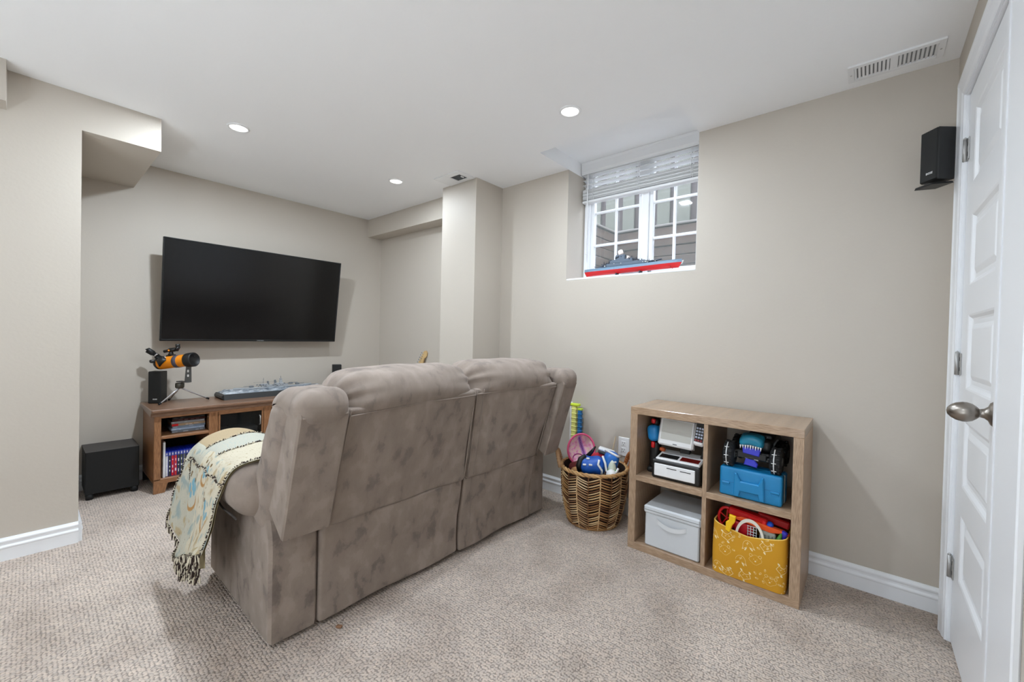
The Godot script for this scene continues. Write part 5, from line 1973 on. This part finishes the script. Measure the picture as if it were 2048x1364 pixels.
	obj("rear_shell", st, M.blue, c)
	st = mb()
	box(st, v3(0.002, 0.0655, -0.060), v3(0.246, 0.122, 0.004), 0.001)
	obj("grey_joint", st, M.grey, c)
	st = mb()
	prism(st, [Vector2(-0.062, 0.004), Vector2(-0.040, 0.004), Vector2(-0.034, 0.030), Vector2(0.034, 0.030), Vector2(0.040, 0.004), Vector2(0.060, 0.004), Vector2(0.054, 0.108), Vector2(0.046, 0.108), Vector2(0.034, 0.075), Vector2(-0.034, 0.075), Vector2(-0.050, 0.108), Vector2(-0.060, 0.108)], 0.015, at(v3(0, 0.004, -0.0030)), 0.004)
	obj("grip_frame", st, M.blue, c)
	for s in [-1.0, 1.0]:
		st = mb()
		box(st, v3(s * 0.096, 0.058, 0.001), v3(0.034, 0.010, 0.006), 0.002)
		box(st, v3(s * 0.096, 0.048, 0.0), v3(0.030, 0.006, 0.003), 0.001)
		obj("latch", st, M.blue, c)
	st = mb()
	box(st, v3(-0.088, 0.064, -0.0005), v3(0.06, 0.002, 0.002), 0.0)
	box(st, v3(0.088, 0.064, -0.0005), v3(0.06, 0.002, 0.002), 0.0)
	obj("moulding_line", st, mat(rgb(16, 104, 156), 0.5), c)
	# monster truck
	var m := thing("toy_truck", "black monster truck toy with a teal fanged hood on the blue toolbox", "toy truck", v3(-0.376, 0.517, -2.135))
	for s in [-1.0, 1.0]:
		for zz in [0.020, -0.15]:
			st = mb(true)
			var wx := at(v3(s * 0.092 + 0.002, 0.0565, zz), 0, 0, 90)
			lathe(st, [Vector2(0.020, -0.021), Vector2(0.042, -0.023), Vector2(0.053, -0.015), Vector2(0.056, 0.0), Vector2(0.053, 0.015), Vector2(0.042, 0.023), Vector2(0.020, 0.021)], wx, 28)
			for k in 16:
				var a := TAU * k / 16.0
				for q in [-0.011, 0.011]:
					box(st, v3(0.0555, q, 0), v3(0.006, 0.013, 0.008), 0.001, wx * Transform3D(Basis(Vector3.UP, a + q * 8.0), Vector3.ZERO))
			var wh := obj("wheel", st, M.rubber, m)
			if zz > 0:
				st = mb(true)
				var pts := []
				for k in 15:
					var a := -1.15 + 2.3 * k / 14.0
					pts.append(v3(s * 0.092 + 0.002 - 0.004, 0.0565 + 0.0575 * sin(a), zz + 0.0575 * cos(a)))
				tube(st, pts, 0.0024, 6)
				for k in [3, 7, 11]:
					tube(st, [pts[k] + v3(-0.009, 0, 0), pts[k] + v3(0.009, 0, 0)], 0.002, 6)
				obj("white_stripe", st, M.white_mark, wh)
			st = mb(true)
			lathe(st, [Vector2(0, 0.024), Vector2(0.018, 0.022), Vector2(0.020, 0.018)], wx, 12)
			lathe(st, [Vector2(0.020, -0.018), Vector2(0.018, -0.022), Vector2(0, -0.024)], wx, 12)
			obj("hub", st, M.dim_grey, wh)
	st = mb()
	box(st, v3(0, 0.062, -0.065), v3(0.12, 0.035, 0.20), 0.006)
	cyl(st, v3(-0.09, 0.0565, 0.020), v3(0.09, 0.0565, 0.020), 0.010, 10)
	cyl(st, v3(-0.09, 0.0565, -0.15), v3(0.09, 0.0565, -0.15), 0.010, 10)
	for y in [0.05, 0.075]:
		box(st, v3(-0.052, y, 0.026), v3(0.03, 0.010, 0.012), 0.002)
		box(st, v3(0.052, y, 0.026), v3(0.03, 0.010, 0.012), 0.002)
	obj("chassis", st, M.black, m)
	st = mb(true)
	soft(st, v3(0.13, 0.06, 0.17), 0.022, 4, at(v3(0.01, 0.105, -0.075)))
	soft(st, v3(0.10, 0.03, 0.10), 0.012, 4, at(v3(0.02, 0.140, -0.09)))
	obj("cab", st, M.black, m)
	st = mb(true)
	soft(st, v3(0.096, 0.046, 0.075), 0.018, 5, at(v3(-0.004, 0.128, 0.006), 10), func(p: Vector3) -> Vector3:
		p.y += 0.006 * cos(p.x * 60.0) * (1.0 if p.z > 0 else 0.4)
		return p)
	obj("teal_hood", st, mat(rgb(36, 136, 168), 0.35), m)
	for k in 9:
		st = mb()
		tube(st, [v3(-0.044 + k * 0.0100, 0.110 - 0.001 * absf(k - 4), 0.040), v3(-0.044 + k * 0.0100, 0.090 + (0.004 if k % 2 else 0.0), 0.044)], [0.0042, 0.0006], 6)
		obj("fang", st, M.white, m)
	st = mb()
	prism(st, [Vector2(-0.034, 0.070), Vector2(0.030, 0.064), Vector2(0.036, 0.096), Vector2(-0.038, 0.100)], 0.016, at(v3(0, 0, 0.024)), 0.003)
	prism(st, [Vector2(-0.030, 0.020), Vector2(0.022, 0.014), Vector2(0.026, 0.030), Vector2(0.012, 0.046), Vector2(-0.022, 0.048)], 0.014, at(v3(0, 0, 0.028)), 0.003)
	obj("blue_grille", st, M.royal, m)
	st = mb()
	prism(st, [Vector2(-0.028, 0.046), Vector2(0.026, 0.042), Vector2(0.028, 0.064), Vector2(-0.026, 0.066)], 0.008, at(v3(0, 0, 0.026)), 0.002)
	obj("grey_plate", st, M.grey, m)
	st = mb()
	lathe(st, [Vector2(0.012, -0.02), Vector2(0.013, 0.0), Vector2(0, 0.004)], at(v3(-0.003, 0.050, 0.034), 80), 14)
	obj("tongue_socket", st, M.black, m)
	st = mb()
	tube(st, [v3(0.035, 0.11, -0.02), v3(0.05, 0.150, -0.05), v3(0.05, 0.150, -0.12)], 0.004, 6)
	tube(st, [v3(0.065, 0.09, 0.0), v3(0.085, 0.135, -0.04), v3(0.085, 0.135, -0.12)], 0.004, 6)
	obj("roll_bar", st, M.dim_grey, m)
	# white fabric box with its lid
	var w := thing("storage_box", "white fabric storage box with a lid and strap handle in the lower left cube", "box", v3(-0.707, 0.0365, -2.062))
	st = mb()
	box(st, v3(0, 0.084, -0.135), v3(0.264, 0.168, 0.27), 0.006)
	obj("body", st, M.fabric_white, w)
	st = mb()
	box(st, v3(0, 0.186, -0.135), v3(0.276, 0.040, 0.282), 0.007)
	obj("lid", st, M.fabric_white, w)
	st = mb(true)
	sheet(st, 24, 2, func(u: float, v: float) -> Vector3:
		var s := u * 2 - 1
		return v3(0.073 * s, 0.128 + 0.022 * v - 0.018 * (1 - s * s) - 0.004 * s, 0.0015 + 0.016 * pow(maxf(0.0, 1 - s * s), 0.7)), false)
	sheet(st, 24, 2, func(u: float, v: float) -> Vector3:
		var s := u * 2 - 1
		return v3(0.073 * s, 0.128 + 0.022 * v - 0.018 * (1 - s * s) - 0.004 * s, -0.0005 + 0.016 * pow(maxf(0.0, 1 - s * s), 0.7)), true)
	obj("handle", st, mat(rgb(226, 228, 230), 0.8), w)
	st = mb()
	box(st, v3(0, 0.185, 0.0065), v3(0.274, 0.003, 0.002), 0.0)
	obj("lid_seam", st, M.grey, w)
	# ochre bag
	var g := thing("fabric_bag", "mustard yellow fabric bag printed with cream animals, full of toys", "bag", v3(-0.372, 0.0375, -2.050))
	var gm := mat(Color.WHITE, 0.85)
	gm.albedo_texture = bag_image()
	gm.uv1_scale = Vector3(3.0, 0.70, 1)
	var bw := 0.143
	var outline := func(a: float, y: float, inset: float) -> Vector3:
		# walk round a rounded rectangle at an even pace
		var hw := 0.143; var hd := 0.105; var rc := 0.028
		var side_w := 2.0 * (hw - rc); var side_d := 2.0 * (hd - rc); var arc := rc * PI / 2
		var s := fposmod(a / TAU, 1.0) * (2.0 * side_w + 2.0 * side_d + 4.0 * arc)
		var pt := Vector2.ZERO
		var segs := [[side_w, Vector2(-hw + rc, -hd), Vector2(1, 0)], [arc, Vector2(hw - rc, -hd + rc), -PI / 2], [side_d, Vector2(hw, -hd + rc), Vector2(0, 1)], [arc, Vector2(hw - rc, hd - rc), 0.0], [side_w, Vector2(hw - rc, hd), Vector2(-1, 0)], [arc, Vector2(-hw + rc, hd - rc), PI / 2], [side_d, Vector2(-hw, hd - rc), Vector2(0, -1)], [arc, Vector2(-hw + rc, -hd + rc), PI]]
		for sg in segs:
			var ln: float = sg[0]
			if s <= ln + 1e-6:
				if sg[2] is Vector2: pt = sg[1] + sg[2] * s
				else:
					var tt: float = sg[2] + s / rc
					pt = sg[1] + Vector2(cos(tt), sin(tt)) * rc
				break
			s -= ln
		var e := pt.x / hw
		var q := pt.y / hd
		var k := y / 0.212
		var x := (bw - inset) * e * (1.0 + 0.02 * sin(k * 3.0))
		var z := -0.105 + (0.105 - inset) * q
		if q > 0: z += 0.008 * sin(k * PI) * (1.0 - e * e) + 0.010 * (1.0 - k) * 0.6
		var dip := 0.0
		if k > 0.9: dip = -0.016 * cos(e * 1.4) + 0.018 * absf(e)
		return v3(x, y + dip * smoothstep(0.9, 1.0, k), z)
	st = mb(true)
	sheet(st, 96, 16, func(u: float, v: float) -> Vector3: return outline.call(u * TAU, 0.212 * (1 - v), 0.0), false, true)
	obj("cloth", st, gm, g)
	st = mb(true)
	sheet(st, 96, 8, func(u: float, v: float) -> Vector3: return outline.call(u * TAU, 0.212 * (1 - v), 0.004), true, true)
	obj("lining", st, mat(rgb(180, 130, 40), 0.9), g)
	st = mb(true)
	var pts := []
	for i in 65: pts.append(outline.call(TAU * i / 64.0, 0.212, 0.002))
	tube(st, pts, 0.0028, 6, false)
	obj("hem", st, mat(rgb(236, 196, 96), 0.85), g)
	st = mb(true)
	for s in [1, -1]:
		sheet(st, 28, 2, func(u: float, v: float) -> Vector3:
			var a := PI * u
			var rr := 0.050 + 0.010 * v
			return v3(0.006 + rr * cos(a) * 0.95, 0.186 + 0.082 * sin(a) * rr / 0.055, -0.004 + (0.0012 if s > 0 else -0.0008)), s > 0)
	obj("handle", st, mat(rgb(226, 220, 206), 0.9), g)
	# toys standing in the bag
	st = mb(true)
	var wr := []
	for i in 33:
		var a := TAU * i / 32.0
		wr.append(v3(-0.470 + 0.034 * cos(a), 0.270 + 0.048 * sin(a), -2.11))
	tube(st, wr, 0.0065, 8, false)
	for a in [0.3, 1.5, 2.7, 4.0, 5.2]:
		tube(st, [v3(-0.470, 0.270, -2.11), v3(-0.470 + 0.034 * cos(a), 0.270 + 0.048 * sin(a), -2.11)], 0.003, 6)
	tag(obj("toy_hoop", st, M.red), "red spoked toy wheel at the left side of the mustard bag", "toy")
	var tb := thing("toy_blaster", "red block of plastic toy under the shelf above the mustard bag", "toy", v3(-0.385, 0.305, -2.115))
	st = mb()
	box(st, Vector3.ZERO, v3(0.155, 0.034, 0.045), 0.006, at(v3(0, 0, 0), 0, 0, -6))
	obj("body", st, M.red, tb)
	st = mb()
	box(st, v3(0.03, 0.004, 0.022), v3(0.06, 0.008, 0.006), 0.002, at(Vector3.ZERO, 0, 0, -6))
	box(st, v3(0.066, 0.0, 0.022), v3(0.014, 0.022, 0.008), 0.002, at(Vector3.ZERO, 0, 0, -6))
	obj("ridge", st, mat(rgb(226, 36, 36), 0.3), tb)
	st = mb()
	prism(st, [Vector2(-0.012, 0), Vector2(0.006, -0.004), Vector2(0.010, 0.03), Vector2(0.018, 0.048), Vector2(0.018, 0.075), Vector2(-0.008, 0.075), Vector2(-0.006, 0.05), Vector2(-0.016, 0.036)], 0.016, at(v3(-0.447, 0.240, -2.052), 0, 0, -8), 0.003)
	tag(obj("toy_clip", st, M.yellow), "yellow plastic clip hooked over the rim of the mustard bag", "toy")
	st = mb(true)
	soft(st, v3(0.026, 0.026, 0.026), 0.0125, 4, at(v3(-0.297, 0.296, -2.10)))
	tag(obj("toy_ball", st, mat(rgb(24, 84, 208), 0.35)), "small blue knob right of the red toy above the bag", "toy")
	st = mb()
	prism(st, [Vector2(-0.10, 0.020), Vector2(-0.03, 0.010), Vector2(0.05, -0.004), Vector2(0.10, 0.008), Vector2(0.12, 0.004), Vector2(0.10, 0.018), Vector2(0.02, 0.026), Vector2(-0.06, 0.034)], 0.03, at(v3(-0.345, 0.268, -2.11)), 0.004)
	tag(obj("toy_ramp", st, mat(rgb(232, 84, 20), 0.35)), "orange curved plastic track piece across the mustard bag", "toy")
	st = mb()
	box(st, Vector3.ZERO, v3(0.12, 0.034, 0.05), 0.005, at(v3(-0.290, 0.305, -2.150), 0, 0, -7))
	tag(obj("toy_block", st, mat(rgb(176, 22, 22), 0.35)), "dark red plastic piece behind the orange track in the bag", "toy")
	var gt := thing("toy_tablet", "grey moulded plastic panel between bag handle and green toy", "toy", v3(-0.303, 0.236, -2.080))
	st = mb()
	box(st, Vector3.ZERO, v3(0.058, 0.066, 0.02), 0.004, at(Vector3.ZERO, 0, 0, -4))
	obj("panel", st, mat(rgb(150, 152, 142), 0.5), gt)
	st = mb()
	for k in 4: box(st, v3(-0.018 + k * 0.012, 0.0, 0.011), v3(0.005, 0.044, 0.004), 0.001)
	obj("rib", st, mat(rgb(120, 122, 114), 0.5), gt)
	st = mb()
	for k in 4:
		box(st, v3(-0.362, 0.236 + k * 0.012, -2.082), v3(0.038, 0.0022, 0.003), 0.0)
		box(st, v3(-0.378 + k * 0.011, 0.252, -2.081), v3(0.0022, 0.045, 0.003), 0.0)
	tag(obj("toy_grid", st, M.white_mark), "small white plastic grid behind the bag handle", "toy")
	st = mb()
	box(st, v3(-0.395, 0.245, -2.10), v3(0.075, 0.06, 0.03), 0.006)
	tag(obj("toy_tray", st, mat(rgb(190, 20, 34), 0.35)), "crimson plastic tray seen through the bag handle", "toy")
	st = mb(true)
	tube(st, [v3(-0.266, 0.21, -2.072), v3(-0.262, 0.245, -2.074), v3(-0.252, 0.278, -2.080)], [0.016, 0.012, 0.004], 8)
	tag(obj("toy_tail", st, mat(rgb(70, 130, 34), 0.5)), "green pointed toy tail at the right of the bag", "toy")
	st = mb(true)
	soft(st, v3(0.026, 0.062, 0.024), 0.010, 3, at(v3(-0.250, 0.258, -2.090), 0, 0, -20))
	tag(obj("toy_peg", st, mat(rgb(46, 44, 176), 0.4)), "deep blue toy peg at the right corner of the bag", "toy")
	st = mb(true)
	soft(st, v3(0.25, 0.15, 0.15), 0.03, 4, at(v3(-0.372, 0.118, -2.155)))
	tag(obj("toy_sack", st, mat(rgb(40, 36, 40), 0.9)), "dark bundle filling the mustard bag below the toys", "toy")

# ------------------------------------------------------------------ things on the walls and sill
func build_wall_things() -> void:
	var o := thing("wall_outlet", "white double wall outlet between the wicker basket and cube shelf", "outlet", v3(-1.130, 0.416, ZW))
	var st := mb()
	box(st, v3(0, 0, 0.003), v3(0.072, 0.116, 0.006), 0.0025)
	obj("cover_plate", st, M.white, o)
	for s in [-1.0, 1.0]:
		st = mb()
		box(st, v3(0, s * 0.0205, 0.006), v3(0.034, 0.030, 0.004), 0.002)
		var sk := obj("socket", st, M.white, o)
		st = mb()
		box(st, v3(-0.0065, s * 0.0205 + 0.004, 0.0081), v3(0.0025, 0.009, 0.001), 0.0)
		box(st, v3(0.0065, s * 0.0205 + 0.004, 0.0081), v3(0.0025, 0.007, 0.001), 0.0)
		box(st, v3(0.0, s * 0.0205 - 0.008, 0.0081), v3(0.005, 0.005, 0.001), 0.0)
		obj("slot", st, M.dim_grey, sk)
	# satellite speaker in the corner
	var t := thing("speaker", "small black speaker mounted high in the corner beside the white door", "speaker", v3(0.191, 1.724, -2.282), deg_to_rad(-50.8), "small black speakers")
	_speaker(t, 0.070, 0.198, 0.064)
	st = mb()
	prism(st, [Vector2(-0.036, 0), Vector2(0.036, 0), Vector2(0.030, 0.008), Vector2(-0.030, 0.008)], 0.085, at(v3(0, -0.014, -0.030), 6), 0.002)
	obj("bracket_shelf", st, M.black, t)
	st = mb()
	box(st, v3(0.0, 0.10, -0.050), v3(0.025, 0.03, 0.04), 0.003)
	obj("wall_bracket", st, M.dim_grey, t)
	st = mb(true)
	tube(st, [v3(0.02, 0.13, -0.03), v3(0.045, 0.13, -0.05), v3(0.05, 0.10, -0.055), v3(0.045, 0.0, -0.05), v3(0.028, -0.012, -0.03), v3(0.022, -0.006, -0.012)], 0.002, 6)
	obj("white_cable", st, M.white, t)
	# red hulled battleship on the window sill
	var sh := thing("model_battleship", "blue grey model battleship with a red hull on the window sill", "model ship", v3(-1.185, 1.4915, -2.530), deg_to_rad(-5.0))
	_battleship(sh)

func _battleship(p: Node3D) -> void:
	var L := 0.66
	var hullf := func(u: float, v: float, lo: float, hi: float) -> Vector3:
		var x := lerpf(-0.5, 0.5, v) * L
		var e := absf(v * 2.0 - 1.0)
		var bw := 0.034 * pow(maxf(0.0, 1.0 - pow(e, 2.4)), 0.65) + 0.0008
		var s := u * 2.0 - 1.0
		var rake := 0.018 * e * e * signf(v - 0.5)
		var y := lerpf(lo, hi, absf(s))
		var k := pow(absf(s), 0.45)
		return v3(x + rake * absf(s), y + 0.006 * e * e * absf(s), signf(s) * bw * k)
	var st := mb(true)
	sheet(st, 16, 48, func(u: float, v: float) -> Vector3: return hullf.call(u, v, 0.026, 0.052), true)
	obj("red_hull", st, M.red, p)
	var top := func(u: float, v: float) -> Vector3:
		var a: Vector3 = hullf.call(0.0 if u < 0.5 else 1.0, v, 0.026, 0.052)
		return v3(a.x, a.y + 0.016 * absf(u * 2.0 - 1.0) * 0.0 + (0.018 if true else 0.0), a.z)
	st = mb(true)
	for i in 48:
		var v0 := i / 48.0; var v1 := (i + 1) / 48.0
		for s in [0.0, 1.0]:
			var a: Vector3 = hullf.call(s, v0, 0.026, 0.052); var b: Vector3 = hullf.call(s, v1, 0.026, 0.052)
			var c := b + v3(0, 0.018, 0); var d := a + v3(0, 0.018, 0)
			if s > 0.5: quad(st, a, b, c, d)
			else: quad(st, d, c, b, a)
		quad(st, top.call(1.0, v0), top.call(1.0, v1), top.call(0.0, v1), top.call(0.0, v0))
	obj("grey_hull", st, mat(rgb(120, 146, 168), 0.5), p)
	st = mb()
	for s in [-1.0, 1.0]:
		prism(st, [Vector2(s * 0.335, 0.0535), Vector2(s * 0.345, 0.077), Vector2(s * 0.28, 0.0735), Vector2(s * 0.262, 0.0535)], 0.0016, at(v3(0, 0, 0.0125 if s > 0 else 0.0125), 0, s * 10.0), 0.0)
	obj("pale_bow_panel", st, mat(rgb(214, 212, 206), 0.6), p)
	st = mb()
	box(st, v3(-0.02, 0.084, 0), v3(0.28, 0.024, 0.040), 0.004)
	box(st, v3(-0.05, 0.106, 0), v3(0.17, 0.024, 0.032), 0.004)
	box(st, v3(-0.06, 0.130, 0), v3(0.07, 0.036, 0.022), 0.004)
	obj("superstructure", st, mat(rgb(96, 108, 122), 0.6), p)
	st = mb()
	for q in [[-0.20, 0.078, -1], [-0.145, 0.088, -1], [0.16, 0.080, 1]]:
		box(st, v3(q[0], q[1], 0), v3(0.036, 0.015, 0.030), 0.004)
		for z in [-0.007, 0.0, 0.007]:
			cyl(st, v3(q[0] + 0.012 * q[2], q[1] + 0.001, z), v3(q[0] + 0.062 * q[2], q[1] + 0.010, z), 0.0022, 6)
	obj("turret", st, mat(rgb(70, 80, 96), 0.5), p)
	st = mb(true)
	soft(st, v3(0.034, 0.036, 0.026), 0.012, 4, at(v3(-0.062, 0.164, 0), 0, 0, 20))
	tube(st, [v3(-0.01, 0.10, 0), v3(-0.004, 0.135, 0)], [0.013, 0.011], 12)
	obj("tower_cap", st, mat(rgb(238, 222, 212), 0.5), p)
	st = mb()
	var r := RandomNumberGenerator.new(); r.seed = 33
	for k in 150:
		var x := r.randf_range(-0.20, 0.20)
		var h := 0.078 + 0.060 * maxf(0.0, 1.0 - absf(x + 0.05) / 0.17)
		var s := r.randf_range(-0.018, 0.018)
		if k % 3 == 0:
			cyl(st, v3(x, h, s), v3(x + r.randf_range(-0.012, 0.012), h + r.randf_range(0.008, 0.02), s * 1.2), 0.0013, 5)
		else:
			box(st, v3(x, h + r.randf_range(-0.006, 0.008), s), v3(r.randf_range(0.004, 0.012), r.randf_range(0.004, 0.010), r.randf_range(0.004, 0.010)), 0.001)
	obj("deck_fittings", st, mat(rgb(52, 58, 70), 0.6), p).set_meta("kind", "stuff")
	st = mb()
	var r2 := RandomNumberGenerator.new(); r2.seed = 34
	for k in 60:
		var x := r2.randf_range(-0.2, 0.2)
		box(st, v3(x, 0.080 + r2.randf_range(0, 0.03) * maxf(0.1, 1.0 - absf(x + 0.05) / 0.2), r2.randf_range(-0.02, 0.02)), v3(0.006, 0.006, 0.006), 0.001)
	obj("pale_fittings", st, mat(rgb(200, 200, 198), 0.6), p).set_meta("kind", "stuff")
	# propellers and cradle
	st = mb()
	for z in [-0.012, 0.012]:
		cyl(st, v3(0.20, 0.036, z), v3(0.285, 0.034, z), 0.0025, 6)
		lathe(st, [Vector2(0, -0.003), Vector2(0.010, 0), Vector2(0, 0.003)], at(v3(0.286, 0.034, z), 0, 0, 90), 6)
	obj("propeller_shafts", st, mat(rgb(190, 60, 60), 0.4), p)
	st = mb()
	for x in [-0.085, 0.085]:
		box(st, v3(x, 0.006, 0), v3(0.020, 0.012, 0.06), 0.002)
		box(st, v3(x, 0.020, 0.0), v3(0.012, 0.026, 0.030), 0.002)
	cyl(st, v3(-0.085, 0.010, 0.0), v3(0.085, 0.010, 0.0), 0.003, 8)
	obj("cradle", st, mat(rgb(54, 58, 66), 0.4), p)
